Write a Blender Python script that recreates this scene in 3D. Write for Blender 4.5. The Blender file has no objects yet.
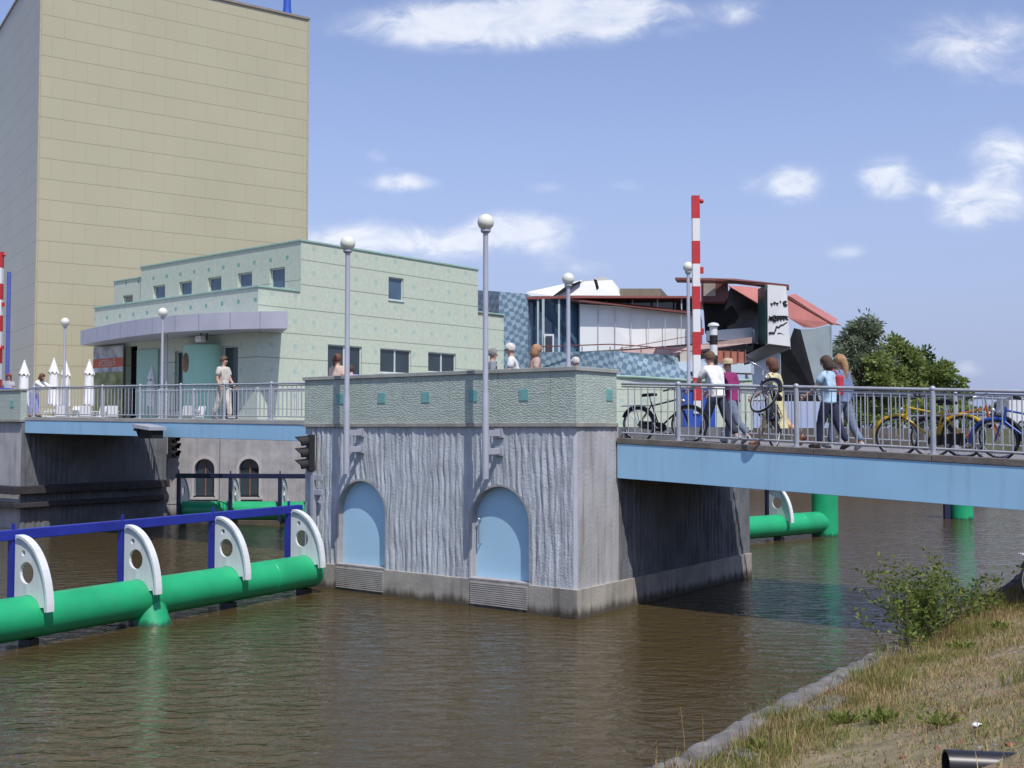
import bpy, bmesh, math, random
from mathutils import Vector, Matrix
R = math.radians
rng = random.Random(7)
SC = bpy.context.scene
COL = SC.collection
F, PITCH, EYE = 1100.0, R(2.29), 3.5
SP, CP = math.sin(PITCH), math.cos(PITCH)

def P(px, py, Y):
    """world point seen in the photograph at (px, py), at depth Y"""
    u, v = (px - 512) / F, (384 - py) / F
    dx, dy, dz = u, CP - v * SP, SP + v * CP
    s = Y / dy
    return Vector((dx * s, Y, EYE + dz * s))

# ------------------------------------------------------------------ materials
MATS = {}
def mat(name, col, rough=0.6, var=0.12, scale=3.0, bump=0.0, bscale=30.0, metal=0.0, spec=0.5, col2=None, det=6.0, emit=None):
    """procedural material: the base colour wanders with object-space noise, optional bump"""
    if name in MATS: return MATS[name]
    m = bpy.data.materials.new(name); m.use_nodes = True
    nt = m.node_tree; N, L = nt.nodes, nt.links
    b = N['Principled BSDF']
    tc = N.new('ShaderNodeTexCoord')
    nz = N.new('ShaderNodeTexNoise'); nz.inputs['Scale'].default_value = scale; nz.inputs['Detail'].default_value = det
    L.new(tc.outputs['Object'], nz.inputs['Vector'])
    rp = N.new('ShaderNodeValToRGB')
    rp.color_ramp.elements[0].position = 0.3; rp.color_ramp.elements[1].position = 0.7
    c2 = col2 if col2 else tuple(max(0, c * (1 - var)) for c in col)
    c1 = col if col2 else tuple(min(1, c * (1 + var * 0.6)) for c in col)
    rp.color_ramp.elements[0].color = (*c2, 1); rp.color_ramp.elements[1].color = (*c1, 1)
    L.new(nz.outputs['Fac'], rp.inputs['Fac'])
    L.new(rp.outputs['Color'], b.inputs['Base Color'])
    b.inputs['Roughness'].default_value = rough
    b.inputs['Metallic'].default_value = metal
    b.inputs['Specular IOR Level'].default_value = spec
    if bump > 0:
        n2 = N.new('ShaderNodeTexNoise'); n2.inputs['Scale'].default_value = bscale; n2.inputs['Detail'].default_value = 5
        L.new(tc.outputs['Object'], n2.inputs['Vector'])
        bp = N.new('ShaderNodeBump'); bp.inputs['Strength'].default_value = bump; bp.inputs['Distance'].default_value = 0.02
        L.new(n2.outputs['Fac'], bp.inputs['Height']); L.new(bp.outputs['Normal'], b.inputs['Normal'])
    m['ramp'] = rp.name
    MATS[name] = m
    return m

def mth(nt, op, a, b=None, c=None):
    n = nt.nodes.new('ShaderNodeMath'); n.operation = op
    for i, v in enumerate((a, b, c)):
        if v is None: continue
        if isinstance(v, (int, float)): n.inputs[i].default_value = v
        else: nt.links.new(v, n.inputs[i])
    return n.outputs[0]

def mixc(nt, fac, a, b):
    n = nt.nodes.new('ShaderNodeMix'); n.data_type = 'RGBA'
    if isinstance(fac, (int, float)): n.inputs[0].default_value = fac
    else: nt.links.new(fac, n.inputs[0])
    for i, v in ((6, a), (7, b)):
        if isinstance(v, tuple): n.inputs[i].default_value = (*v, 1)
        else: nt.links.new(v, n.inputs[i])
    return n.outputs[2]

def uv_xy(nt):
    tc = nt.nodes.new('ShaderNodeUVMap')
    sx = nt.nodes.new('ShaderNodeSeparateXYZ'); nt.links.new(tc.outputs[0], sx.inputs[0])
    return tc.outputs[0], sx.outputs[0], sx.outputs[1]

def line_mask(nt, x, period, off, width):
    """1 within width of every multiple of period"""
    f = mth(nt, 'FRACT', mth(nt, 'DIVIDE', mth(nt, 'SUBTRACT', x, off), period))
    d = mth(nt, 'MULTIPLY', mth(nt, 'SUBTRACT', 0.5, mth(nt, 'ABSOLUTE', mth(nt, 'SUBTRACT', f, 0.5))), period)
    return mth(nt, 'LESS_THAN', d, width)

def mint_wall(name, base, dark, square, pu, ou, pv, ov, half, joint, fade=0.75, rough=0.5):
    if name in MATS: return MATS[name]
    m = mat(name, base, rough, 0.10, 6.0, 0.12, 14.0)
    nt = m.node_tree; b = nt.nodes['Principled BSDF']; rp = nt.nodes[m['ramp']]
    uv, u, v = uv_xy(nt)
    # swirled laminate pattern
    w = nt.nodes.new('ShaderNodeTexNoise'); w.inputs['Scale'].default_value = 2.2; w.inputs['Detail'].default_value = 8; w.inputs['Distortion'].default_value = 1.6
    nt.links.new(uv, w.inputs['Vector'])
    sw = mth(nt, 'MULTIPLY', mth(nt, 'SUBTRACT', w.outputs['Fac'], 0.38), 1.6)
    c = mixc(nt, sw, rp.outputs['Color'], dark)
    su = mth(nt, 'LESS_THAN', mth(nt, 'ABSOLUTE', mth(nt, 'SUBTRACT', mth(nt, 'FRACT', mth(nt, 'DIVIDE', mth(nt, 'SUBTRACT', u, ou), pu)), 0.5)), half / pu)
    sv = mth(nt, 'LESS_THAN', mth(nt, 'ABSOLUTE', mth(nt, 'SUBTRACT', mth(nt, 'FRACT', mth(nt, 'DIVIDE', mth(nt, 'SUBTRACT', v, ov), pv)), 0.5)), half / pv)
    sq = mth(nt, 'MULTIPLY', mth(nt, 'MULTIPLY', su, sv), mth(nt, 'MULTIPLY', mth(nt, 'ADD', w.outputs['Fac'], 0.35), fade))
    c = mixc(nt, sq, c, square)
    j = line_mask(nt, v, pv, ov, joint)
    c = mixc(nt, mth(nt, 'MULTIPLY', j, 0.6), c, (0.07, 0.10, 0.085))
    j2 = line_mask(nt, u, pu * 2, ou, joint * 0.6)
    c = mixc(nt, mth(nt, 'MULTIPLY', j2, 0.12), c, (0.10, 0.13, 0.11))
    nt.links.new(c, b.inputs['Base Color'])
    return m

def tile_wall(name, c1, c2, mortar, bw, bh, ms, off=0.5, rough=0.4, bumpy=0.0):
    if name in MATS: return MATS[name]
    m = mat(name, c1, rough, 0.06, 0.35)
    nt = m.node_tree; b = nt.nodes['Principled BSDF']; rp = nt.nodes[m['ramp']]
    uv, u, v = uv_xy(nt)
    br = nt.nodes.new('ShaderNodeTexBrick'); br.offset = off
    br.inputs['Scale'].default_value = 1; br.inputs['Brick Width'].default_value = bw; br.inputs['Row Height'].default_value = bh
    br.inputs['Mortar Size'].default_value = ms * 0.6; br.inputs['Mortar Smooth'].default_value = 0.2; br.inputs['Bias'].default_value = 0
    br.inputs['Color1'].default_value = (*c1, 1); br.inputs['Color2'].default_value = (*c2, 1)
    br.inputs['Mortar'].default_value = (*[0.68 * a + 0.32 * d for a, d in zip(c1, mortar)], 1)
    nt.links.new(uv, br.inputs['Vector'])
    mx = nt.nodes.new('ShaderNodeMix'); mx.data_type = 'RGBA'; mx.blend_type = 'MULTIPLY'; mx.inputs[0].default_value = 1.0
    nt.links.new(br.outputs['Color'], mx.inputs[6])
    n2 = nt.nodes.new('ShaderNodeTexNoise'); n2.inputs['Scale'].default_value = 0.25; n2.inputs['Detail'].default_value = 4; nt.links.new(uv, n2.inputs['Vector'])
    r2 = nt.nodes.new('ShaderNodeValToRGB'); r2.color_ramp.elements[0].color = (.88, .88, .88, 1); r2.color_ramp.elements[1].color = (1.05, 1.05, 1.05, 1)
    nt.links.new(n2.outputs['Fac'], r2.inputs['Fac']); nt.links.new(r2.outputs['Color'], mx.inputs[7])
    j = line_mask(nt, v, bh, 0, ms)
    c = mixc(nt, mth(nt, 'MULTIPLY', j, 0.5), mx.outputs[2], mortar)
    nt.links.new(c, b.inputs['Base Color'])
    return m

# ------------------------------------------------------------------ mesh builder
class MB:
    def __init__(s): s.v = []; s.f = []; s.uv = {}; s.mi = {}
    def vert(s, p): s.v.append(tuple(p)); return len(s.v) - 1
    def face(s, idx, uv=None, mi=0):
        s.f.append(tuple(idx)); k = len(s.f) - 1
        if uv: s.uv[k] = uv
        if mi: s.mi[k] = mi
    def quad(s, a, b, c, d, uv=None, mi=0):
        i = len(s.v); s.v += [tuple(a), tuple(b), tuple(c), tuple(d)]; s.face((i, i+1, i+2, i+3), uv, mi)
    def box(s, x0, x1, y0, y1, z0, z1, mi=0, xf=None):
        c = [(x, y, z) for z in (z0, z1) for y in (y0, y1) for x in (x0, x1)]
        if xf: c = [tuple(xf(Vector(p))) for p in c]
        i = len(s.v); s.v += c
        dx, dy, dz = abs(x1-x0), abs(y1-y0), abs(z1-z0)
        for q, w, h in (((0,2,3,1), 0, 0), ((4,5,7,6), 0, 0), ((0,1,5,4), 1, 0), ((2,6,7,3), 1, 1), ((0,4,6,2), 2, 0), ((1,3,7,5), 2, 0)):
            P4 = [c[k] for k in q]
            if w == 0: uv = [(p[0], p[1]) for p in P4]
            elif w == 1: uv = [(p[0], p[2]) for p in P4]
            else: uv = [(p[1], p[2]) for p in P4]
            s.face([i+k for k in q], uv, mi)
        return s
    def tube(s, pts, r, n=8, caps=True, r1=None):
        pts = [Vector(p) for p in pts]; m = len(pts)
        rs = r if isinstance(r, (list, tuple)) else [r + ((r1 - r) * k / max(1, m-1) if r1 is not None else 0) for k in range(m)]
        base = len(s.v); ref = None
        for k, p in enumerate(pts):
            d = (pts[min(k+1, m-1)] - pts[max(k-1, 0)])
            d = d.normalized() if d.length > 1e-9 else Vector((0, 0, 1))
            if ref is None: ref = d.orthogonal().normalized()
            a = (ref - d * ref.dot(d)); a = a.normalized() if a.length > 1e-6 else d.orthogonal().normalized()
            ref = a; b = d.cross(a)
            for q in range(n):
                t = 2 * math.pi * q / n
                s.v.append(tuple(p + a * (rs[k] * math.cos(t)) + b * (rs[k] * math.sin(t))))
        for k in range(m - 1):
            for q in range(n):
                q2 = (q + 1) % n
                s.face((base+k*n+q, base+k*n+q2, base+(k+1)*n+q2, base+(k+1)*n+q))
        if caps:
            s.face([base+q for q in reversed(range(n))]); s.face([base+(m-1)*n+q for q in range(n)])
        return s
    def lathe(s, prof, n=16, c=(0, 0, 0), sx=1, sy=1):
        """prof: list of (radius, z)"""
        base = len(s.v); c = Vector(c)
        for r, z in prof:
            for q in range(n):
                t = 2 * math.pi * q / n
                s.v.append((c.x + sx*r*math.cos(t), c.y + sy*r*math.sin(t), c.z + z))
        for k in range(len(prof) - 1):
            for q in range(n):
                q2 = (q+1) % n
                s.face((base+k*n+q, base+k*n+q2, base+(k+1)*n+q2, base+(k+1)*n+q))
        s.face([base+q for q in reversed(range(n))]); s.face([base+(len(prof)-1)*n+q for q in range(n)])
        return s
    def ball(s, c, rx, ry=None, rz=None, n=12, m=8, rot=None):
        ry = ry or rx; rz = rz or rx; c = Vector(c); i0 = len(s.v)
        pr = []
        for k in range(1, m):
            a = math.pi * k / m; pr.append((math.sin(a), -math.cos(a)))
        s.lathe([(0.02, -1)] + pr + [(0.02, 1)], n)
        for k in range(i0, len(s.v)):
            p = Vector((s.v[k][0]*rx, s.v[k][1]*ry, s.v[k][2]*rz))
            if rot: p = rot @ p
            s.v[k] = tuple(c + p)
        return s
    def torus(s, c, R_, r, axis=(0, 1, 0), n=28, m=8, a0=0, a1=2*math.pi, wr=1.0):
        ax = Vector(axis).normalized(); a = ax.orthogonal().normalized()
        if abs(ax.z) < 0.9:
            a = Vector((0, 0, 1)) - ax * ax.z; a.normalize()
        b = ax.cross(a); c = Vector(c); full = abs(a1-a0-2*math.pi) < 1e-6
        base = len(s.v); cnt = n if full else n+1
        for k in range(cnt):
            t = a0 + (a1-a0)*k/n; d = a*math.cos(t) + b*math.sin(t)
            for q in range(m):
                w = 2*math.pi*q/m
                s.v.append(tuple(c + d*(R_ + r*math.cos(w)) + ax*(r*wr*math.sin(w))))
        for k in range(n if full else n):
            k2 = (k+1) % cnt
            if not full and k == n: break
            for q in range(m):
                q2 = (q+1) % m
                s.face((base+k*m+q, base+k2*m+q, base+k2*m+q2, base+k*m+q2))
        return s
    def prism(s, pts, ext, mi=0, uvs=None):
        """front polygon pts pushed along ext"""
        pts = [Vector(p) for p in pts]; e = Vector(ext); n = len(pts); b = len(s.v)
        s.v += [tuple(p) for p in pts] + [tuple(p + e) for p in pts]
        acc = 0
        xs = [(p - pts[0]) for p in pts]
        h = (pts[1]-pts[0]); h.z = 0; h = h.normalized() if h.length > 1e-6 else Vector((1, 0, 0))
        fu = [(x.dot(h), p.z) for x, p in zip(xs, pts)]
        s.face(list(range(n)), fu, mi); s.face([b*0 + n + k for k in reversed(range(n))], list(reversed(fu)), mi)
        s.f[-2] = tuple(b + k for k in range(n)); s.f[-1] = tuple(b + n + k for k in reversed(range(n)))
        L_ = e.length
        for k in range(n):
            k2 = (k+1) % n; l = (pts[k2]-pts[k]).length
            s.face((b+k, b+n+k, b+n+k2, b+k2), [(0, pts[k].z), (L_, pts[k].z), (L_, pts[k2].z), (0, pts[k2].z)], mi)
        return s
    def holes(s, o, ux, W, H, holes, depth, n):
        """wall rectangle at o (Vector) along ux, height H, outward normal n, with rectangular openings and reveals"""
        o = Vector(o); ux = Vector(ux); n = Vector(n); uz = Vector((0, 0, 1))
        us = sorted({0, W, *[h[0] for h in holes], *[h[1] for h in holes]}); vs = sorted({0, H, *[h[2] for h in holes], *[h[3] for h in holes]})
        pt = lambda u, v, d=0: o + ux*u + uz*v - n*d
        for a, b in zip(us, us[1:]):
            for c, d in zip(vs, vs[1:]):
                mu, mv = (a+b)/2, (c+d)/2
                if any(h[0] < mu < h[1] and h[2] < mv < h[3] for h in holes): continue
                s.quad(pt(a, c), pt(b, c), pt(b, d), pt(a, d), [(a, o.z+c), (b, o.z+c), (b, o.z+d), (a, o.z+d)])
        for h in holes:
            a, b, c, d = h[:4]
            for p, q in (((a, c), (b, c)), ((b, c), (b, d)), ((b, d), (a, d)), ((a, d), (a, c))):
                s.quad(pt(*p), pt(*q), pt(*q, depth), pt(*p, depth), [(p[0], o.z+p[1]), (q[0], o.z+q[1]), (q[0]+.01, o.z+q[1]), (p[0]+.01, o.z+p[1])])
        return s
    def mesh(s, name):
        me = bpy.data.meshes.new(name); me.from_pydata(s.v, [], s.f)
        if s.uv:
            l = me.uv_layers.new(name='UVMap')
            for k, uv in s.uv.items():
                for li, c in zip(me.polygons[k].loop_indices, uv): l.data[li].uv = c
        for k, i in s.mi.items(): me.polygons[k].material_index = i
        me.update(); return me
    def build(s, name, m, parent=None, smooth=None, bevel=0, recalc=False):
        me = s.mesh(name)
        if recalc:
            bm = bmesh.new(); bm.from_mesh(me); bmesh.ops.recalc_face_normals(bm, faces=bm.faces); bm.to_mesh(me); bm.free()
        for x in (m if isinstance(m, (list, tuple)) else [m]): me.materials.append(x)
        if smooth is not None:
            me.polygons.foreach_set('use_smooth', [True]*len(me.polygons)); me.set_sharp_from_angle(angle=R(smooth))
        o = bpy.data.objects.new(name, me); COL.objects.link(o)
        if parent: o.parent = parent
        if bevel:
            b = o.modifiers.new('Bevel', 'BEVEL'); b.width = bevel; b.segments = 2; b.limit_method = 'ANGLE'; b.angle_limit = R(40)
        return o

def tag(o, label=None, cat=None, group=None, kind=None):
    for k, v in (('label', label), ('category', cat), ('group', group), ('kind', kind)):
        if v: o[k] = v
    return o
def empty(name, loc=(0, 0, 0), rz=0, label=None, cat=None, group=None):
    o = bpy.data.objects.new(name, None); COL.objects.link(o); o.empty_display_size = 0.2
    o.location = (loc[0], loc[1], loc[2] if len(loc) > 2 else 0); o.rotation_euler = (0, 0, rz)
    return tag(o, label, cat, group)
def kids(o, pool): return [c for c in pool if c.parent == o]
def copy_tree(o, parent=None, pool=None):
    pool = pool if pool is not None else list(COL.objects)
    c = o.copy(); COL.objects.link(c)
    if parent: c.parent = parent
    for k in kids(o, pool): copy_tree(k, c, pool)
    return c
def dup(o, loc, rz, label=None, group=None):
    c = copy_tree(o); c.location = loc; c.rotation_euler = (0, 0, rz)
    return tag(c, label, None, group)

# ------------------------------------------------------------------ shared materials
M = {}
M['concrete'] = mat('concrete', (.37, .36, .365), .85, .22, 2.2, .35, 22)
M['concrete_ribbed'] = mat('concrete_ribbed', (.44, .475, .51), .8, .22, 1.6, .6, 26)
M['concrete_bridge_shade'] = mat('concrete_bridge_shade', (.15, .162, .175), .8, .3, 1.6, .6, 26)  # ribbed concrete made darker, shade under the bridges painted into its colour
M['plinth'] = mat('plinth', (.36, .34, .30), .85, .25, 1.8, .3, 18)
M['coping'] = mat('coping', (.34, .36, .33), .8, .2, 3, .3, 30)
M['sky_paint'] = mat('light_blue_paint', (.40, .63, .80), .42, .05, 1.2, .04, 6)
M['girder'] = mat('girder_paint', (.31, .56, .76), .45, .07, .8, .04, 5)
M['galv'] = mat('galvanised_steel', (.40, .43, .47), .45, .15, 6, .05, 40, metal=.25)
M['post'] = mat('lamp_post_paint', (.42, .44, .50), .4, .08, 3, metal=.2)
M['globe'] = mat('lamp_globe', (.72, .73, .64), .25, .04, 3)
M['black'] = mat('black_plastic', (.010, .010, .012), .75, .3, 4)
M['rubber'] = mat('rubber', (.02, .02, .022), .7, .3, 8, .1, 60)
M['chrome'] = mat('chrome', (.6, .6, .62), .25, .05, 4, metal=.9)
M['white_paint'] = mat('white_paint', (.74, .75, .74), .4, .08, 2, .03, 8)
M['red_paint'] = mat('red_paint', (.50, .03, .035), .45, .12, 3)
M['green_pipe'] = mat('green_pipe_paint', (.015, .37, .155), .4, .18, 1.3, .05, 9)
M['blue_rail'] = mat('blue_rail_paint', (.018, .03, .28), .4, .2, 2)
M['dark_blue'] = mat('dark_blue_post', (.012, .018, .06), .5, .2, 3)
M['bracket'] = mat('bracket_paint', (.66, .69, .70), .45, .12, 2.5, .04, 10)
M['pile'] = mat('wet_pile', (.02, .022, .022), .4, .4, 3, .2, 20)
M['kerb'] = mat('bridge_kerb', (.16, .14, .125), .85, .35, 3, .4, 25)
M['deck'] = mat('bridge_deck', (.20, .20, .21), .9, .2, 2, .3, 40)
M['soffit'] = mat('bridge_soffit', (.13, .14, .16), .8, .2, 2)
M['teal'] = mat('teal_tile', (.17, .39, .37), .35, .15, 8)
M['glass'] = mat('window_glass', (.035, .05, .06), .06, .3, .8, spec=.7)
M['glass_blue'] = mat('window_glass_blue', (.07, .13, .20), .05, .3, .8, spec=.8)
M['frame_pale'] = mat('pale_window_frame', (.55, .63, .60), .45, .06, 3)
M['edge_green'] = mat('roof_edge_green', (.30, .46, .38), .5, .1, 3)
M['lilac'] = mat('canopy_panel', (.42, .43, .50), .5, .08, 1.0)
M['paving'] = mat('plaza_paving', (.36, .34, .31), .9, .15, 1.5, .2, 12)
M['skin'] = mat('skin', (.55, .33, .24), .55, .12, 12)
M['white_cloth'] = mat('white_canvas', (.78, .78, .78), .85, .06, 4)
def stain(m, zlo, zhi, c_low, streak=.5):
    """waterline band of wet algae that fades with an uneven edge, and run-down streaks"""
    nt = m.node_tree; b = nt.nodes['Principled BSDF']; src = b.inputs['Base Color'].links[0].from_socket
    tc = nt.nodes.new('ShaderNodeTexCoord'); sx = nt.nodes.new('ShaderNodeSeparateXYZ'); nt.links.new(tc.outputs['Object'], sx.inputs[0])
    mp = nt.nodes.new('ShaderNodeMapping'); mp.inputs['Scale'].default_value = (5, 5, .35); nt.links.new(tc.outputs['Object'], mp.inputs[0])
    n = nt.nodes.new('ShaderNodeTexNoise'); n.inputs['Scale'].default_value = 1.3; n.inputs['Detail'].default_value = 6; nt.links.new(mp.outputs[0], n.inputs['Vector'])
    sm = nt.nodes.new('ShaderNodeMapRange'); sm.interpolation_type = 'SMOOTHSTEP'; sm.inputs[1].default_value = .5; sm.inputs[2].default_value = .75; sm.inputs[4].default_value = streak; nt.links.new(n.outputs['Fac'], sm.inputs[0])
    c = mixc(nt, sm.outputs[0], src, (.13, .115, .095))
    zz = mth(nt, 'ADD', sx.outputs[2], mth(nt, 'MULTIPLY', mth(nt, 'SUBTRACT', n.outputs['Fac'], .5), -.35))
    if zhi is not None:
        w = nt.nodes.new('ShaderNodeMapRange'); w.interpolation_type = 'SMOOTHSTEP'; w.inputs[1].default_value = zlo; w.inputs[2].default_value = zhi; w.inputs[3].default_value = .92; w.inputs[4].default_value = 0; nt.links.new(zz, w.inputs[0])
        c = mixc(nt, w.outputs[0], c, c_low)
    nt.links.new(c, b.inputs['Base Color'])
stain(M['plinth'], .04, .24, (.055, .045, .028))
stain(M['green_pipe'], .0, .12, (.012, .07, .035), .08)
stain(M['bracket'], 0, None, None, .22)
stain(M['girder'], 0, None, None, .16)
stain(M['concrete'], .05, .5, (.07, .06, .04), .35)
# ------------------------------------------------------------------ camera, light, sky
cam = bpy.data.objects.new('camera', bpy.data.cameras.new('camera')); COL.objects.link(cam)
cam.location = (0, 0, EYE); cam.rotation_euler = (R(90) + PITCH, 0, 0)
cam.data.sensor_width = 36; cam.data.lens = 36 * F / 1024; cam.data.clip_start = .1; cam.data.clip_end = 5000
SC.camera = cam
EL = R(58); TO_SUN = Vector((.40 * math.cos(EL), -.917 * math.cos(EL), math.sin(EL)))
sd = bpy.data.lights.new('sun', 'SUN'); sd.energy = 3.9; sd.angle = R(.53); sd.color = (1, .955, .89)
sun = bpy.data.objects.new('sun', sd); COL.objects.link(sun)
sun.rotation_euler = (-TO_SUN).to_track_quat('-Z', 'Y').to_euler(); sun.location = (10, -20, 40)

def make_world():
    w = bpy.data.worlds.new('World'); SC.world = w; w.use_nodes = True
    nt = w.node_tree; bg = nt.nodes['Background']; L = nt.links
    sky = nt.nodes.new('ShaderNodeTexSky'); sky.sky_type = 'NISHITA'; sky.sun_disc = False
    sky.sun_elevation = EL; sky.sun_rotation = math.atan2(TO_SUN.x, TO_SUN.y)
    sky.air_density = 1.0; sky.dust_density = .5; sky.ozone_density = 2.0; sky.altitude = 0
    tint = nt.nodes.new('ShaderNodeMix'); tint.data_type = 'RGBA'; tint.blend_type = 'MULTIPLY'; tint.inputs[0].default_value = 1
    tint.inputs[7].default_value = (1.11, .96, 1.03, 1); L.new(sky.outputs[0], tint.inputs[6])
    tc = nt.nodes.new('ShaderNodeTexCoord'); sx = nt.nodes.new('ShaderNodeSeparateXYZ'); L.new(tc.outputs['Generated'], sx.inputs[0])
    hz = nt.nodes.new('ShaderNodeMapRange'); hz.interpolation_type = 'SMOOTHERSTEP'; hz.inputs[1].default_value = -.08; hz.inputs[2].default_value = .42; hz.inputs[3].default_value = .97; hz.inputs[4].default_value = 0
    L.new(sx.outputs[2], hz.inputs[0]); skycol = mixc(nt, hz.outputs[0], tint.outputs[2], (1.95, 2.45, 4.0))
    y = mth(nt, 'MAXIMUM', sx.outputs[1], .05)
    u = mth(nt, 'DIVIDE', sx.outputs[0], y); e = mth(nt, 'DIVIDE', sx.outputs[2], y)
    cb = nt.nodes.new('ShaderNodeCombineXYZ'); L.new(u, cb.inputs[0]); L.new(mth(nt, 'MULTIPLY', e, 1.9), cb.inputs[1])
    def noise(sc, det, dist=0.0):
        n = nt.nodes.new('ShaderNodeTexNoise'); n.inputs['Scale'].default_value = sc; n.inputs['Detail'].default_value = det
        n.inputs['Roughness'].default_value = .6; n.inputs['Distortion'].default_value = dist; L.new(cb.outputs[0], n.inputs['Vector']); return n.outputs['Fac']
    n1 = noise(19, 12, .5); n2 = noise(5, 3)
    total = None
    # (azimuth tangent, elevation tangent, half width, half height, strength) of each fair-weather cloud
    for px, py, a, b, s in ((520, 14, 105, 23, 1.25), (420, 24, 70, 16, .8), (600, 8, 70, 20, .7), (385, 178, 26, 11, .7), (418, 182, 26, 8, .4), (345, 236, 50, 16, .8),
                            (440, 243, 60, 16, .7), (520, 232, 50, 18, 1.05), (748, 180, 11, 10, .5), (795, 182, 26, 16, 1.1), (893, 176, 26, 18, 1.05), (985, 205, 40, 20, 1.2),
                            (1010, 152, 34, 24, .85), (735, 5, 36, 14, .6), (990, 42, 80, 36, .62), (850, 251, 22, 8, .55), (580, 268, 40, 10, .4), (622, 185, 20, 7, .4), (938, 187, 7, 6, .6), (550, 186, 24, 7, .3), (968, 368, 16, 9, .5), (375, 152, 16, 7, .35)):
        du = mth(nt, 'MULTIPLY', mth(nt, 'SUBTRACT', u, (px - 512) / F), F / (a*1.1))
        de = mth(nt, 'MULTIPLY', mth(nt, 'SUBTRACT', e, (428 - py) / F), F / (b*1.12))
        g = mth(nt, 'EXPONENT', mth(nt, 'MULTIPLY', mth(nt, 'ADD', mth(nt, 'MULTIPLY', du, du), mth(nt, 'MULTIPLY', de, de)), -1.0))
        g = mth(nt, 'MULTIPLY', g, s)
        total = g if total is None else mth(nt, 'ADD', total, g)
    dens = mth(nt, 'ADD', mth(nt, 'MULTIPLY', total, mth(nt, 'ADD', -.42, mth(nt, 'MULTIPLY', n1, 2.85))), mth(nt, 'MULTIPLY', mth(nt, 'SUBTRACT', n2, .62), .12))
    mr = nt.nodes.new('ShaderNodeMapRange'); mr.interpolation_type = 'SMOOTHSTEP'; mr.inputs[1].default_value = .10; mr.inputs[2].default_value = 1.05; mr.inputs[3].default_value = 0; mr.inputs[4].default_value = .76
    L.new(dens, mr.inputs[0])
    front = mth(nt, 'GREATER_THAN', sx.outputs[1], .05)
    # clouds elsewhere in the sky, so that water and glass mirror a lively sky
    fac = mth(nt, 'MULTIPLY', mr.outputs[0], front)
    shade = nt.nodes.new('ShaderNodeValToRGB'); shade.color_ramp.elements[0].position = .35; shade.color_ramp.elements[1].position = .62
    shade.color_ramp.elements[0].color = (4.6, 5.0, 5.9, 1); shade.color_ramp.elements[1].color = (6.0, 6.15, 6.5, 1)
    L.new(n1, shade.inputs['Fac'])
    out = mixc(nt, fac, skycol, shade.outputs['Color'])
    L.new(out, bg.inputs['Color']); bg.inputs['Strength'].default_value = .15
make_world()
SC.view_settings.view_transform = 'Standard'; SC.view_settings.look = 'None'; SC.view_settings.exposure = 0.13; SC.view_settings.gamma = 1
SC.view_settings.use_curve_mapping = False
SC.render.engine = 'CYCLES'
SC.cycles.use_denoising = True
SC.cycles.max_bounces = 6; SC.cycles.diffuse_bounces = 3; SC.cycles.glossy_bounces = 3; SC.cycles.transmission_bounces = 4; SC.cycles.transparent_max_bounces = 6
SC.cycles.caustics_reflective = False; SC.cycles.caustics_refractive = False
SC.cycles.use_adaptive_sampling = True

# ------------------------------------------------------------------ water and ground
def make_water():
    m = bpy.data.materials.new('canal_water'); m.use_nodes = True; nt = m.node_tree; b = nt.nodes['Principled BSDF']; L = nt.links
    tc = nt.nodes.new('ShaderNodeTexCoord')
    mp = nt.nodes.new('ShaderNodeMapping'); mp.inputs['Rotation'].default_value = (0, 0, R(18)); mp.inputs['Scale'].default_value = (1, 2.3, 1)
    L.new(tc.outputs['Object'], mp.inputs[0])
    def nz(sc, det, vec, dist=0):
        n = nt.nodes.new('ShaderNodeTexNoise'); n.inputs['Scale'].default_value = sc; n.inputs['Detail'].default_value = det; n.inputs['Distortion'].default_value = dist
        L.new(vec, n.inputs['Vector']); return n.outputs['Fac']
    a = nz(2.0, 3, mp.outputs[0], .8); c = nz(.5, 2, tc.outputs['Object']); f = nz(6.0, 3, mp.outputs[0], .5)
    h = mth(nt, 'ADD', mth(nt, 'MULTIPLY', a, 1.0), mth(nt, 'ADD', mth(nt, 'MULTIPLY', c, 1.0), mth(nt, 'MULTIPLY', f, .14)))
    bp = nt.nodes.new('ShaderNodeBump'); bp.inputs['Strength'].default_value = 1.0; bp.inputs['Distance'].default_value = .058
    L.new(h, bp.inputs['Height']); L.new(bp.outputs['Normal'], b.inputs['Normal'])
    col = mixc(nt, nz(.12, 3, tc.outputs['Object']), (.052, .037, .013), (.076, .055, .021))
    L.new(col, b.inputs['Base Color'])
    b.inputs['Roughness'].default_value = .06; b.inputs['IOR'].default_value = 1.40
    mb = MB(); mb.quad((-140, -30, 0), (140, -30, 0), (140, 150, 0), (-140, 150, 0))
    return tag(mb.build('water', m), 'brown rippled canal water around the bridge pier', 'water', None, 'structure')
make_water()
gm = mat('ground_earth', (.16, .15, .11), .95, .3, .02, .2, 3)
mb = MB(); mb.quad((-3000, -3000, -1.6), (3000, -3000, -1.6), (3000, 3000, -1.6), (-3000, 3000, -1.6))
tag(mb.build('ground', gm), 'bed of the canal and land out to the horizon', 'ground', None, 'structure')
# museum island, paved plaza on quay walls
isl = [(-75, 43.25), (-2.5, 43.25), (1.5, 57), (8, 61), (27, 63), (32, 76), (32, 120), (-75, 120)]
mb = MB(); n = len(isl)
b0 = len(mb.v); mb.v += [(x, y, -1.5) for x, y in isl] + [(x, y, 3.5) for x, y in isl]
mb.face(range(n, 2*n)); [mb.face((k, (k+1) % n, n + (k+1) % n, n + k), None, 1) for k in range(n)]
tag(mb.build('plaza', [M['paving'], mat('quay_brick', (.10, .085, .075), .9, .35, 1.5, .4, 14)]), 'paved plaza on the museum island', 'plaza', None, 'structure')
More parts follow.
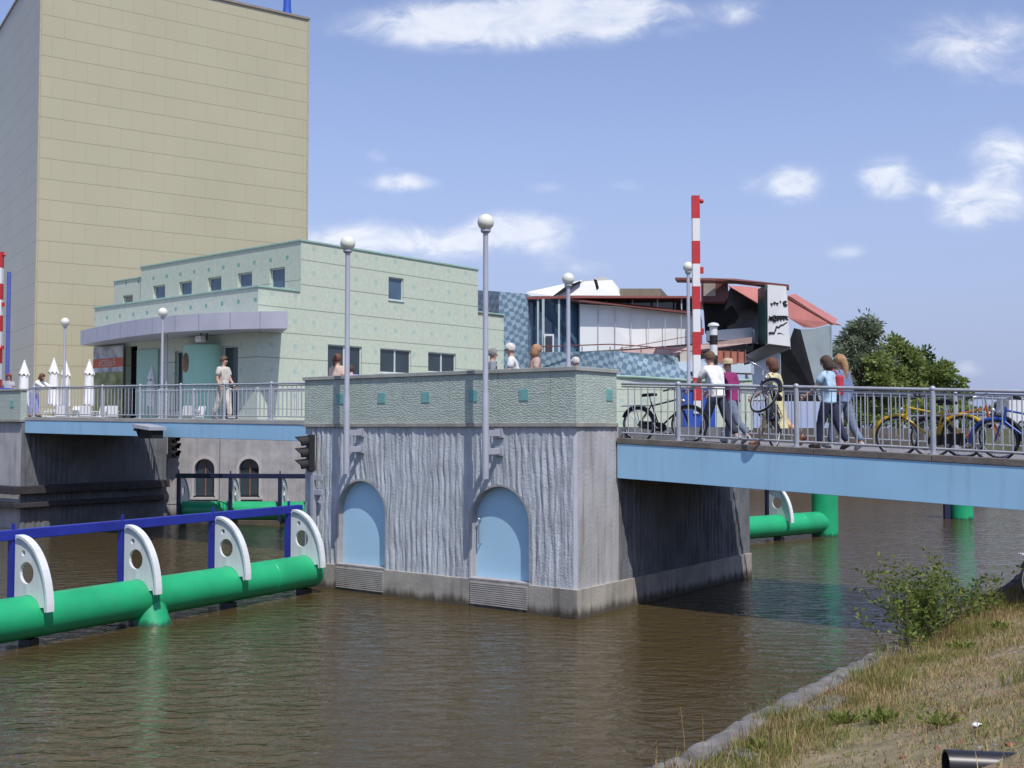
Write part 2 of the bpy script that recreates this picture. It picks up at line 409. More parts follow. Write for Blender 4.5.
# far bank to the right
mb = MB(); mb.box(30, 260, 82, 400, -1.5, 3.4)
tag(mb.build('far_bank', mat('far_bank_earth', (.13, .14, .07), .95, .35, .6, .3, 6)), 'grassy far bank of the canal', 'bank', None, 'structure')
mb = MB(); mb.box(30, 260, 86, 93, 3.4, 3.46)
tag(mb.build('road', mat('road_asphalt', (.10, .10, .105), .9, .2, 2, .2, 30)), 'road along the far bank', 'road', None, 'structure')

# near bank, local axes: c along the kerb, d inland
K0 = Vector((2.1, 10.2)); KC = Vector((.58, .815)); KN = Vector((.815, -.58))
from mathutils import noise as mnoise
def bank_z(c, d):
    s = min(1, max(0, d / 4.6)); s = s*s*(3-2*s)
    return .61 + 1.29 * s + (.05 * mnoise.noise((c*.8, d*.8, 0)) + .02 * mnoise.noise((c*3, d*3, 5))) * min(1, d*3)
def bank_pt(c, d, dz=0):
    p = K0 + KC*c + KN*d; return Vector((p.x, p.y, bank_z(c, d) + dz))
def make_bank():
    m = mat('dry_soil', (.30, .235, .14), .95, .3, 3.2, .9, 25, col2=(.15, .135, .07), det=9)
    nt = m.node_tree; b = nt.nodes['Principled BSDF']; rp = nt.nodes[m['ramp']]
    tc = nt.nodes.new('ShaderNodeTexCoord')
    v = nt.nodes.new('ShaderNodeTexVoronoi'); v.inputs['Scale'].default_value = 16; nt.links.new(tc.outputs['Object'], v.inputs['Vector'])
    n2 = nt.nodes.new('ShaderNodeTexNoise'); n2.inputs['Scale'].default_value = .9; nt.links.new(tc.outputs['Object'], n2.inputs['Vector'])
    # grey pebbles and reddish brick rubble
    r = nt.nodes.new('ShaderNodeValToRGB'); r.color_ramp.elements[0].color = (.30, .28, .25, 1); r.color_ramp.elements[1].color = (.17, .14, .10, 1)
    e = r.color_ramp.elements.new(.8); e.color = (.34, .14, .09, 1)
    nt.links.new(v.outputs['Color'], r.inputs['Fac'])
    peb = mth(nt, 'MULTIPLY', mth(nt, 'LESS_THAN', v.outputs['Distance'], .36), mth(nt, 'GREATER_THAN', n2.outputs['Fac'], .5))
    nt.links.new(mixc(nt, mth(nt, 'MULTIPLY', peb, .75), rp.outputs['Color'], r.outputs['Color']), b.inputs['Base Color'])
    mb = MB(); nc, nd = 150, 60
    for i in range(nc + 1):
        for j in range(nd + 1):
            c = -13 + 34 * i / nc; d = (j / nd) ** 1.3 * 26
            p = bank_pt(c, d); mb.v.append(tuple(p) if j else (p.x, p.y, .54))
    for i in range(nc):
        for j in range(nd):
            a = i*(nd+1)+j; mb.face((a, a+nd+1, a+nd+2, a+1))
    k0 = len(mb.v)
    for i in range(nc + 1):
        p = bank_pt(-13 + 34*i/nc, 0); mb.v.append((p.x, p.y, -1.5))
    for i in range(nc): mb.face((k0+i, k0+i+1, (i+1)*(nd+1), i*(nd+1)))
    o = mb.build('bank', m, smooth=60)
    tag(o, 'dry canal bank sloping up from the kerb', 'bank', None, 'structure')
make_bank()
def make_kerb():
    mb = MB(); r2 = random.Random(3); c = -12.5
    while c < 20:
        l = r2.uniform(1.0, 2.4); d0 = -.46 + r2.uniform(-.05, .05); d1 = .26 + r2.uniform(-.05, .06); zt = .60 + r2.uniform(-.06, .03)
        nx, ny = 60, 22; b = len(mb.v)
        for i in range(nx + 1):
            for j in range(ny + 1):
                cc = c + .03 + (l - .06) * i / nx; dd = d0 + (d1 - d0) * j / ny
                ed = min(i, nx - i, 3) / 3 * min(j, 4) / 4
                z = zt - .13 * (1 - min(1, ed))**2 + .022 * mnoise.noise((cc*4, dd*4, 2)) + .04 * mnoise.noise((cc*1.3, dd*2, 7)) + .014 * mnoise.noise((cc*11, dd*11, 4)) + .010 * mnoise.noise((cc*28, dd*28, 9)) - .02 * max(0, mnoise.noise((cc*6, dd*2.5, 3)))
                q = K0 + KC*cc + KN*(dd + .06*mnoise.noise((cc*2.5, 0, 1)) + .03*mnoise.noise((cc*9, dd*6, 8))); mb.v.append((q.x, q.y, z))
        for i in range(nx):
            for j in range(ny):
                a = b + i*(ny+1)+j; mb.face((a, a+ny+1, a+ny+2, a+1))
        e = len(mb.v)
        for i in range(nx + 1):
            x, y, z = mb.v[b + i*(ny+1)]; mb.v.append((x - .03*KN.x, y - .03*KN.y, -.6))
        for i in range(nx): mb.face((e+i, e+i+1, b+(i+1)*(ny+1), b+i*(ny+1)))
        e2 = len(mb.v)
        for i in range(nx + 1):
            x, y, z = mb.v[b + i*(ny+1) + ny]; mb.v.append((x, y, .3))
        for i in range(nx): mb.face((b+i*(ny+1)+ny, b+(i+1)*(ny+1)+ny, e2+i+1, e2+i))
        for i in (0, nx):
            a = [b + i*(ny+1)+j for j in range(ny+1)]
            f = len(mb.v); mb.v += [(mb.v[a[0]][0], mb.v[a[0]][1], -.6), (mb.v[a[-1]][0], mb.v[a[-1]][1], -.6)]
            q = a + [f+1, f]; mb.face(q if i else list(reversed(q)))
        c += l
    m = mat('kerb_stone', (.165, .16, .155), .9, .45, 3.5, .9, 26); stain(m, .36, .56, (.06, .06, .05), .6)
    tag(mb.build('kerb', m, smooth=24), 'rough grey stone kerb along the water', 'kerb', None, 'structure')
make_kerb()

# ------------------------------------------------------------------ bridge pier (local x right along the front, y back)
ANG = math.atan2(-.6, .8); PO = Vector((1.18, 20.3, 0))
def W(t, s, z=0):
    """world point: t metres left of the pier corner along its front, s metres behind it"""
    return Vector((PO.x - .8*t + .6*s, PO.y + .6*t + .8*s, z))
TL, SB = 7.25, 7.45
mint_par = mint_wall('parapet_mint', (.42, .49, .43), (.34, .41, .36), (.30, .42, .35), 40, 0, 40, 0, .001, .0, 0)
nt = mint_par.node_tree
_w = nt.nodes.new('ShaderNodeTexWave'); _w.wave_type = 'BANDS'; _w.bands_direction = 'Z'; _w.inputs['Scale'].default_value = 6; _w.inputs['Distortion'].default_value = 11; _w.inputs['Detail'].default_value = 5; _w.inputs['Detail Scale'].default_value = 2.2
_t = nt.nodes.new('ShaderNodeTexCoord'); nt.links.new(_t.outputs['Object'], _w.inputs['Vector'])
_b = nt.nodes.new('ShaderNodeBump'); _b.inputs['Strength'].default_value = .6; _b.inputs['Distance'].default_value = .010
nt.links.new(_w.outputs['Fac'], _b.inputs['Height']); nt.links.new(_b.outputs['Normal'], nt.nodes['Principled BSDF'].inputs['Normal'])

def ribbed(mb, o, ux, n, Wd, z0, z1, amp, seed, skip=None, pitch=.17, step=.022, rows=46):
    """wall of cast vertical ribs that wander and split, as real relief"""
    nx = int(Wd / step); o = Vector(o); ux = Vector(ux); n = Vector(n); b = len(mb.v)
    for j in range(rows + 1):
        z = z0 + (z1 - z0) * j / rows
        for i in range(nx + 1):
            x = Wd * i / nx
            w = x + .055 * mnoise.noise((x*.9, z*1.1, seed)) + .028 * mnoise.noise((x*3, z*3.2, seed+4))
            ph = w / pitch * 2 * math.pi
            h = .55 * abs(math.sin(ph / 2)) ** .8 + .75 * mnoise.noise((w*11, z*.8, seed+9)) + .55 * mnoise.noise((w*24, z*2.2, seed+2)) + .22 * mnoise.noise((x*30, z*12, seed+6))
            e = min(1, i / 3, (nx - i) / 3)
            p = o + ux*x + n * (amp * (h - .35) * e); mb.v.append((p.x, p.y, z))
    for j in range(rows):
        for i in range(nx):
            if skip:
                x = Wd * (i + .5) / nx; z = z0 + (z1-z0)*(j+.5)/rows
                if skip(x, z): continue
            a = b + j*(nx+1)+i; mb.face((a, a+1, a+nx+2, a+nx+1))

def arch_pts(cx, z0, w, h, n=18):
    r = w / 2; zs = z0 + h - r
    return [(cx - r, z0)] + [(cx - r*math.cos(math.pi*k/n), zs + r*math.sin(math.pi*k/n)) for k in range(n+1)] + [(cx + r, z0)]

def make_pier():
    pier = empty('bridge_pier', (PO.x, PO.y, 0), ANG, 'grey ribbed concrete bridge pier with mint parapet and two blue arched doors', 'bridge pier')
    zc = .54
    # plinth with joints: separate blocks 6 mm apart
    mb = MB(); xs = [-TL, -6.22, -4.78, -3.9, -2.9, -2.5, -1.05, -.5, 0]
    for a, c in zip(xs, xs[1:]):
        mb.box(a+.004, c-.004 if c < 0 else .0, -.05, .5, -1.5, zc)
    ys = [.5, 1.9, 3.4, 5.0, SB]
    mb.box(-.5, .05, -.05, .42, -1.5, zc-.002)
    for a, c in zip(ys, ys[1:]): mb.box(-.5, .05, a-.074 if a == .5 else a+.004, c-.004, -1.5, zc)
    mb.box(-TL-.05, -TL+.5, -.049, SB, -1.5, zc-.004)
    mb.box(-TL+.3, -.3, .45, SB-.1, -1.5, zc-.01)
    # vent grilles cut into the plinth
    pl = mb.build('plinth', M['plinth'], pier, bevel=.006)
    for cx in (-1.77, -5.5):
        g = MB()
        for k in range(11):
            z = .07 + k * .04; g.box(cx-.69, cx+.69, -.068, -.052, z, z+.022)
        g.build('vent_grille', mat('vent_slat', (.42, .40, .37), .6, .15, 4), pier)
    # ribbed front, two arched openings
    doors = (-1.77, -5.5)
    def skip(x, z):
        for d in doors:
            X = x - TL - d
            if abs(X) < .72 and z < 1.66: return True
            if z >= 1.66 and X*X + (z-1.66)**2 < .72**2: return True
        return False
    mb = MB(); ribbed(mb, (-TL, 0, 0), (1, 0, 0), (0, -1, 0), TL-.06, zc, 3.52, .029, 1.0, skip, .15, .017, 64)
    fw = mb.build('ribbed_front', M['concrete_ribbed'], pier, smooth=75)
    # bevelled corner strip and the smooth right flank up to the bridge, ribbed below the deck
    mb = MB(); mb.v += [(-.06, -.001, zc), (.0, .05, zc), (.0, .05, 3.52), (-.06, -.001, 3.52)]; mb.face((0, 1, 2, 3))
    mb.build('corner_strip', mat('corner_strip', (.42, .45, .49), .6, .1, 4), pier)
    mb = MB(); ribbed(mb, (0, .05, 0), (0, 1, 0), (1, 0, 0), 1.45, zc, 3.52, .012, 5.0, None, .3, .03, 40)
    mb.build('smooth_flank', mat('flank_concrete', (.40, .40, .41), .85, .18, 1.5, .4, 16), pier, smooth=75); stain(MATS['flank_concrete'], 0, None, None, .45)
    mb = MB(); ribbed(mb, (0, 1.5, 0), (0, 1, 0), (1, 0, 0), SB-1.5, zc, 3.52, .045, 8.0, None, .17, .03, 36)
    mb.build('ribbed_flank', M['concrete_bridge_shade'], pier, smooth=75)
    mb = MB(); ribbed(mb, (-TL, SB, 0), (0, -1, 0), (-1, 0, 0), SB, zc, 3.52, .03, 12.0, None, .17, .05, 20)
    mb.quad((0, SB, zc), (-TL, SB, zc), (-TL, SB, 3.52), (0, SB, 3.52))
    mb.build('back_wall', M['concrete_ribbed'], pier, smooth=75)
    mb = MB(); mb.box(-TL+.25, -.25, .25, SB-.1, .5, 3.44); mb.build('core', M['concrete'], pier)
    mb = MB(); mb.box(-TL+.22, -.22, .3, SB, 3.44, 3.5); mb.build('pier_deck', M['deck'], pier)
    # doors in reveals
    for cx, hnd in ((-1.77, True), (-5.5, False)):
        a = arch_pts(cx, zc, 1.42, 1.83); ou = arch_pts(cx, zc, 1.50, 1.87)
        mb = MB(); n = len(a)
        for (x, z), (X, Z) in zip(a, ou): mb.v += [(X, -.022, Z), (x, -.022, z), (x, .17, z)]
        for k in range(n - 1):
            i = 3*k; mb.face((i, i+1, i+4, i+3)); mb.face((i+1, i+2, i+5, i+4))
        mb.box(cx-.73, cx+.73, -.055, .16, zc, zc+.03)
        d = MB(); d.v += [(x, .165, z) for x, z in a]; d.face(range(n))
        dr = d.build('door', M['sky_paint'], pier)
        mb.build('door_frame', M['concrete'], dr, smooth=50)
        if hnd:
            h = MB(); hx = cx - .6
            h.tube([(hx, .165, 1.68), (hx, .10, 1.68), (hx, .10, 1.22), (hx, .165, 1.22)], .014, 8); h.ball((hx, .10, 1.70), .03)
            h.build('handle', M['chrome'], dr, smooth=40)
    # ledge, parapet panels, coping
    mb = MB(); mb.box(-TL-.05, .05, -.05, .26, 3.52, 3.60); mb.box(-.26, .05, .26, 1.42, 3.52, 3.60)
    mb.box(-TL-.05, -TL+.26, .26, 4.0, 3.52, 3.60)
    mb.build('ledge', mat('ledge_concrete', (.30, .29, .26), .85, .25, 3, .3, 20), pier, bevel=.008)
    js = [-TL-.02, -5.52, -4.28, -3.04, -1.80, -.56, .02]
    for a, c in zip(js, js[1:]):
        mb = MB(); mb.box(a+.004, c-.004, -.02, .2, 3.60, 4.56); mb.build('parapet_panel', mint_par, pier)
    mb = MB(); mb.box(-.2, .02, .206, 1.40, 3.60, 4.56); mb.build('parapet_panel', mint_par, pier)
    mb = MB(); mb.box(-TL-.02, -TL+.2, .206, 3.9, 3.60, 4.56); mb.build('parapet_panel', mint_par, pier)
    mb = MB()
    cx = [-TL-.06, -5.52, -4.28, -3.04, -1.80, -.56, .06]
    for a, c in zip(cx, cx[1:]): mb.box(a+.003, c-.003, -.06, .24, 4.56, 4.64)
    mb.box(-.24, .06, .246, 1.44, 4.56, 4.64); mb.box(-TL-.06, -TL+.24, .246, 3.9, 4.56, 4.64)
    mb.build('coping', M['coping'], pier, bevel=.008)
    for x in (-1.18, -2.42, -3.67, -4.90, -6.14):
        mb = MB(); mb.box(x-.11, x+.11, -.032, -.018, 4.02, 4.24); mb.build('teal_tile', M['teal'], pier, bevel=.004)
    mb = MB(); mb.box(.018, .032, 1.02, 1.24, 4.02, 4.24); mb.build('teal_tile', M['teal'], pier, bevel=.004)
make_pier()

# walkway from the pier to the museum island
mb = MB()
pts = [W(.4, SB), W(6.2, SB), Vector((-1.5, 58, 0)), Vector((5.4, 62, 0))]
mb.v += [(p.x, p.y, 3.0) for p in pts] + [(p.x, p.y, 3.49) for p in pts]
mb.face((3, 2, 1, 0)); mb.face((4, 5, 6, 7)); [mb.face((k, (k+1) % 4, 4+(k+1) % 4, 4+k)) for k in range(4)]
tag(mb.build('walkway', M['deck']), 'flat walkway joining the bridge to the museum plaza', 'walkway', None, 'structure')

# ------------------------------------------------------------------ railings
def railing(name, x0, x1, zf, posts, bal, h, loc, rz, label, group, y=0):
    t = empty(name, loc, rz, label, 'railing', group)
    mb = MB(); mb.tube([(x0, y, zf(x0)+h), (x1, y, zf(x1)+h)], .03, 10); mb.build('handrail', M['galv'], t, smooth=50)
    mb = MB(); mb.tube([(x0, y, zf(x0)+.10), (x1, y, zf(x1)+.10)], .018, 6)
    mb.tube([(x0, y, zf(x0)+h-.06), (x1, y, zf(x1)+h-.06)], .014, 6); mb.build('rail', M['galv'], t, smooth=50)
    pm = MB(); pm.tube([(0, 0, 0), (0, 0, h-.02)], .045, 12); pm.ball((0, 0, h+.01), .055, n=10, m=6); pm.lathe([(.09, 0), (.09, .025)], 12)
    pme = None; bme = None
    for x in posts:
        if pme is None: o = pm.build('post', M['galv'], t, smooth=50); pme = o.data
        else: o = bpy.data.objects.new('post', pme); COL.objects.link(o); o.parent = t
        o.location = (x, y, zf(x))
    x = x0 + bal; bm_ = MB(); bm_.tube([(0, 0, .10), (0, 0, h-.06)], .012, 6)
    while x < x1:
        if all(abs(x-p) > .07 for p in posts):
            if bme is None: o = bm_.build('baluster', M['galv'], t, smooth=50); bme = o.data
            else: o = bpy.data.objects.new('baluster', bme); COL.objects.link(o); o.parent = t
            o.location = (x, y, zf(x))
        x += bal
    return t

# right bridge: near edge s = 1.4, far edge s = 6.0, sloping down to the shore
def zr(x): return 3.27 - .041 * x
def slab(mb, x0, x1, y0, y1, zf, t0, t1, ends=True):
    """sloping bar: top zf - t0, bottom zf - t1"""
    v = [(x, y, zf(x)-t) for t in (t1, t0) for y in (y0, y1) for x in (x0, x1)]
    i = len(mb.v); mb.v += v
    for q in ((0,2,3,1), (4,5,7,6), (0,1,5,4), (2,6,7,3), (0,4,6,2), (1,3,7,5)): mb.face([i+k for k in q])
def make_right_bridge():
    b = empty('footbridge', (PO.x, PO.y, 0), ANG, 'light blue steel footbridge sloping from the pier down to the near shore', 'footbridge')
    XE = 13.0
    mb = MB(); slab(mb, .03, XE, 1.62, 5.78, zr, .02, .16); mb.build('deck', M['deck'], b)
    mb = MB(); slab(mb, .03, XE, 1.395, 1.55, zr, .07, .74); mb.build('girder', M['girder'], b, bevel=.006)
    mb = MB(); slab(mb, .03, XE, 5.80, 5.94, zr, .07, .74); mb.build('girder', M['girder'], b, bevel=.01)
    for k in range(1, 6):
        mb = MB(); slab(mb, .03, XE, 1.60+k*.7-.04, 1.60+k*.7+.04, zr, .17, .55); mb.build('beam', M['soffit'], b)
    L_ = 1.98
    for y0 in (1.38, 5.74):
        x = .03
        while x < XE:
            mb = MB(); slab(mb, x, min(x+L_-.008, XE), y0, y0+.28, zr, -.04, .066); mb.build('edge_kerb', M['kerb'], b, bevel=.006); x += L_
make_right_bridge()
posts = [1.30 + 2.33*k for k in range(5)]
railing('bridge_railing', .06, 11.2, lambda x: zr(x)+.04, posts, .145, 1.06, (PO.x, PO.y, 0), ANG, 'grey steel railing on the near edge of the light blue footbridge', None, 1.53)
railing('bridge_railing', .06, 11.2, lambda x: zr(x)+.04, [.5 + 2.33*k for k in range(5)], .145, 1.06, (PO.x, PO.y, 0), ANG, 'grey steel railing along the far edge of the light blue footbridge, behind the cyclists', None, 5.88)
mb = MB(); mb.box(11.2, 14, .9, 6.5, -1.4, 2.15)
o = mb.build('bridge_abutment', M['concrete']); o.location = (PO.x, PO.y, 0); o.rotation_euler = (0, 0, ANG); tag(o, 'plain concrete abutment carrying the shore end of the footbridge', 'abutment')

# left bridge: s 3.5 .. 8, t 6.8 .. 25.3
def zl(x): return 3.66 + .0132 * (-x - 11.1)
def make_left_bridge():
    b = empty('drawbridge', (PO.x, PO.y, 0), ANG, 'light blue drawbridge with grey edge spanning the channel between the two piers', 'drawbridge')
    A, B = -25.3, -TL - .07
    mb = MB(); slab(mb, A, B, 3.72, 7.88, zl, .0, .16); mb.build('deck', M['deck'], b)
    for y0, y1 in ((3.515, 3.68), (7.9, 8.04)):
        mb = MB(); slab(mb, A, B, y0, y1, zl, .08, .52); mb.build('girder', M['girder'], b, bevel=.01)
    for y0 in (3.5, 7.84):
        mb = MB(); slab(mb, A, B, y0, y0+.26, zl, -.04, .076); mb.build('edge_kerb', mat('pale_edge', (.38, .38, .36), .8, .15, 2, .2, 20), b, bevel=.006)
    for k in range(1, 6):
        mb = MB(); slab(mb, A, B, 3.7+k*.7-.05, 3.7+k*.7+.05, zl, .17, .45); mb.build('beam', M['soffit'], b)
make_left_bridge()
lp = [-24.9 + 2.05*k for k in range(9)]
railing('bridge_railing', -25.25, -TL-.1, lambda x: zl(x)+.04, lp, .19, 1.02, (PO.x, PO.y, 0), ANG, 'grey steel railing on the near edge of the drawbridge left of the pier', None, 3.62)
railing('bridge_railing', -25.25, -TL-.1, lambda x: zl(x)+.04, [p+1 for p in lp], .19, 1.02, (PO.x, PO.y, 0), ANG, 'grey steel railing on the far edge of the drawbridge, behind the man in pale clothes', None, 7.98)

# left pier, quay wall with arched windows
def make_left_pier():
    q = empty('bridge_pier', (PO.x, PO.y, 0), ANG, 'grey concrete pier with mint parapet cut by the left frame edge', 'bridge pier')
    X = -25.3; Y0 = 3.4; Y1 = 9.35
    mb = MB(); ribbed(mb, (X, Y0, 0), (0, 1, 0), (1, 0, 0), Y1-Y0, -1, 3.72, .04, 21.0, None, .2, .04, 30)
    mb.build('ribbed_flank', M['concrete_bridge_shade'], q, smooth=75)
    mb = MB(); mb.box(X-9, X-.06, Y0+.04, Y1, -1.5, 3.72); mb.build('body', mat('flank_concrete', (.40, .40, .41)), q)
    mb = MB(); mb.box(X-9, X+.03, Y0-.08, Y0+.2, 3.72, 3.80); mb.build('ledge', MATS['ledge_concrete'], q)
    mb = MB(); mb.box(X-9, X, Y0-.05, Y0+.18, 3.80, 4.80); mb.build('parapet_panel', mint_par, q)
    mb = MB(); mb.box(X-9, X+.04, Y0-.09, Y0+.22, 4.80, 4.87); mb.build('coping', M['coping'], q, bevel=.01)
    for x in (X-.55, X-1.8):
        mb = MB(); mb.box(x-.11, x+.11, Y0-.066, Y0-.048, 4.22, 4.46); mb.build('teal_tile', M['teal'], q)
    wood = mat('wet_timber', (.045, .04, .045), .7, .35, 4, .3, 18)
    mb = MB(); mb.box(X-9, X+.35, Y0-.42, Y0-.1, 1.22, 1.50); mb.box(X+.05, X+.35, Y0-.1, Y1-.1, 1.22, 1.50)
    mb.box(X-9, X+.3, Y0-.36, Y0-.1, .75, .92); mb.box(X+.05, X+.3, Y0-.1, Y1-.1, .75, .92)
    mb.build('timber_fender', wood, q, bevel=.015)
make_left_pier()
def make_quay_wall():
    q = empty('quay_wall', (-13.6, 43.0, 0), 0, 'grey concrete quay wall with two arched windows below the plaza', 'quay wall')
    wins = [(P(204.5, 480, 43).x + 13.6, .92), (P(249, 480, 43).x + 13.6, .92)]
    Wd, H = 11.2, 3.5
    def skip(x, z):
        for c, w in wins:
            if abs(x-c) < w/2 and .8 < z < 2.37 - w/2: return True
            if z >= 2.37 - w/2 and (x-c)**2 + (z-2.37+w/2)**2 < (w/2)**2: return True
        return False
    mb = MB(); nx, nz = 280, 100
    for j in range(nz+1):
        for i in range(nx+1): mb.v.append((Wd*i/nx, 0, -.8 + (H+.8)*j/nz))
    for j in range(nz):
        for i in range(nx):
            x, z = Wd*(i+.5)/nx, -.8 + (H+.8)*(j+.5)/nz
            if skip(x, z): continue
            a = j*(nx+1)+i; mb.face((a, a+1, a+nx+2, a+nx+1))
    mb.build('wall', M['concrete'], q)
    mb = MB(); [mb.box(x-.012, x+.012, -.012, .004, -.5, 3.45) for x in (2.2, 5.9, 8.4)]; mb.box(0, Wd, -.012, .005, .52, .545)
    mb.build('joint', mat('joint', (.12, .12, .12), .9), q)
    for c, w in wins:
        a = arch_pts(c, .8, w, 1.57); i_ = arch_pts(c, .86, w-.14, 1.44); o_ = arch_pts(c, .77, w+.07, 1.64)
        mb = MB(); n = len(a)
        for (x, z), (x1, z1) in zip(o_, i_): mb.v += [(x, -.03, z), (x1, -.03, z1), (x1, .22, z1), (x, .0, z)]
        for k in range(n-1):
            i = 4*k; mb.face((i, i+1, i+5, i+4)); mb.face((i+1, i+2, i+6, i+5)); mb.face((i+4, i+7, i+3, i))
        mb.box(c-w/2-.08, c+w/2+.08, -.08, .2, .72, .80)
        wi = mb.build('window', mat('window_surround', (.46, .44, .44), .6, .1, 4), q, smooth=40)
        mb = MB(); mb.v += [(x, .20, z) for x, z in i_]; mb.face(range(n)); mb.build('pane', M['glass'], wi)
        mb = MB(); mb.box(c-.02, c+.02, .17, .195, .86, 2.25); mb.build('mullion', mat('window_mullion', (.30, .13, .06), .5), wi)
make_quay_wall()
# ------------------------------------------------------------------ guide fenders (local x along the pipe, y towards the curved side)
def bracket_mesh():
    """white quarter-round gusset with one big and one small hole, and its curved flange; origin on the pipe axis"""
    bm = bmesh.new()
    out = [(-.36, .25)] + [(-.36, 1.26)]
    n = 16
    for k in range(n+1):
        a = math.pi/2 * (1 - k/n); out.append((-.30 + .80*math.cos(a), .12 + 1.14*math.sin(a)))
    out += [(.42, .10), (.40, .18)] + [(.35*math.cos(a), .35*math.sin(a)) for a in [R(28+ (130-28)*k/8) for k in range(9)]]
    def loop(pts):
        vs = [bm.verts.new((0, y, z)) for y, z in pts]
        return [bm.edges.new((vs[k], vs[(k+1) % len(vs)])) for k in range(len(vs))]
    es = loop(out)
    es += loop([(-.05 + .18*math.cos(2*math.pi*k/18), .70 + .18*math.sin(2*math.pi*k/18)) for k in range(18)])
    es += loop([(-.14 + .05*math.cos(2*math.pi*k/10), 1.02 + .05*math.sin(2*math.pi*k/10)) for k in range(10)])
    bmesh.ops.triangle_fill(bm, use_beauty=True, use_dissolve=False, edges=es)
    r = bmesh.ops.extrude_face_region(bm, geom=bm.faces[:])
    bmesh.ops.translate(bm, verts=[v for v in r['geom'] if isinstance(v, bmesh.types.BMVert)], vec=(.05, 0, 0))
    bmesh.ops.translate(bm, verts=bm.verts, vec=(-.025, 0, 0))
    # curved flange
    pv = None
    for k in range(n+1):
        a = math.pi/2 * (1 - k/n); cy, cz = -.30 + .80*math.cos(a), .12 + 1.14*math.sin(a)
        oy, oz = -.30 + .845*math.cos(a), .12 + 1.185*math.sin(a)
        q = [bm.verts.new((x, y, z)) for x, y, z in ((-.065, cy, cz), (.065, cy, cz), (.065, oy, oz), (-.065, oy, oz))]
        if pv: [bm.faces.new((pv[i], pv[(i+1) % 4], q[(i+1) % 4], q[i])) for i in range(4)]
        else: bm.faces.new(q[::-1])
        pv = q
    bm.faces.new(pv)
    bmesh.ops.recalc_face_normals(bm, faces=bm.faces)
    me = bpy.data.meshes.new('bracket'); bm.to_mesh(me); bm.free(); me.materials.append(M['bracket']); return me
BR = bracket_mesh()
def fender(loc, d, length, xs, label, flip=1, feet=(), start=0.0, rail_from=0.0, rail_mat='blue_rail', rr=.345, endcap=True, piles=(), px=()):
    t = empty('guide_fender', loc, math.atan2(d[1], d[0]), label, 'fender')
    z0 = .45
    mb = MB(); mb.tube([(start, 0, z0), (length, 0, z0)], rr, 32)
    if endcap:
        for e, sg in ((start, -1),): mb.lathe([(rr, 0)], 4) if False else None
    pipe = mb.build('pipe', M['green_pipe'], t, smooth=40, bevel=.03)
    yb = -.45 * flip
    sx_ = start + 1.35
    while sx_ < length - .3:
        sm = MB(); sm.torus((sx_, 0, z0), rr+.001, .008, axis=(1, .0, 0), n=32, m=5); sm.build('weld_seam', M['green_pipe'], pipe, smooth=60); sx_ += 3.1
    mb = MB(); mb.box(rail_from, length, yb-.07, yb+.07, 1.66, 1.83); mb.build('rail', M[rail_mat], t, bevel=.012)
    me = None
    for x in xs:
        p = MB(); p.box(x-.06, x+.06, yb-.055, yb+.055, .1, 1.66); p.box(x-.02, x+.02, yb-.02, yb+.02, 1.83, 1.93)
        p.build('post', M[rail_mat if rail_mat != 'blue_rail' else 'blue_rail'], t)
        q = MB(); q.box(x-.09, x+.09, -.14, .14, -1.5, .10); q.build('pile', M['pile'], t)
        o = bpy.data.objects.new('bracket', BR); COL.objects.link(o); o.parent = t; o.location = (x, 0, z0); o.scale = (1, flip, 1)
    for x in feet:
        mb = MB(); mb.tube([(x, .0, z0-.05), (x+.02, .66*flip, -1.0)], .31, 24); mb.build('foot', M['green_pipe'], t, smooth=40)
    for (x, y, zt) in piles:
        mb = MB(); mb.tube([(x, y, -1.5), (x, y, zt)], .42, 28); mb.build('end_pile', M['green_pipe'], t, smooth=40, bevel=.02)
    return t
fd = (-.52, -.854)
fender((-4.28, 23.75), fd, 13.0, [.27, 2.44, 4.62, 6.8, 9.0, 11.2], 'long green pipe fender with blue rail and white brackets leading to the front pier', 1, feet=(4.45,), rail_from=-.1)
# across the channel, below the drawbridge
fr = P(318, 505, 40.6)
fe = Vector((-.99, .08)).normalized()
fender((fr.x, fr.y), (fe.x, fe.y), 5.2, [.25, 1.3, 3.15, 5.1], 'green pipe fender with dark blue rail under the drawbridge, before the arched windows', -1, rail_mat='dark_blue', rail_from=-.2)
# behind the footbridge
f3 = (10.2, 36.0)
fender(f3, (-.8, -.6), 7.4, [2.3, 4.5, 6.6], 'green pipe fender with a thick end pile seen under the footbridge', 1, piles=((0, 0, 2.1),), rail_mat='dark_blue', rail_from=-.1)
t = empty('mooring_pile', (17.35, 42.6, 0), 0, 'green round mooring pile with dark blue post standing alone in open water', 'mooring pile')
mb = MB(); mb.tube([(0, 0, -1.5), (0, 0, 2.2)], .42, 28); mb.build('pile', M['green_pipe'], t, smooth=40, bevel=.02)
mb = MB(); mb.box(-.68, -.48, -.1, .1, -1.5, 2.3); mb.build('post', M['dark_blue'], t)

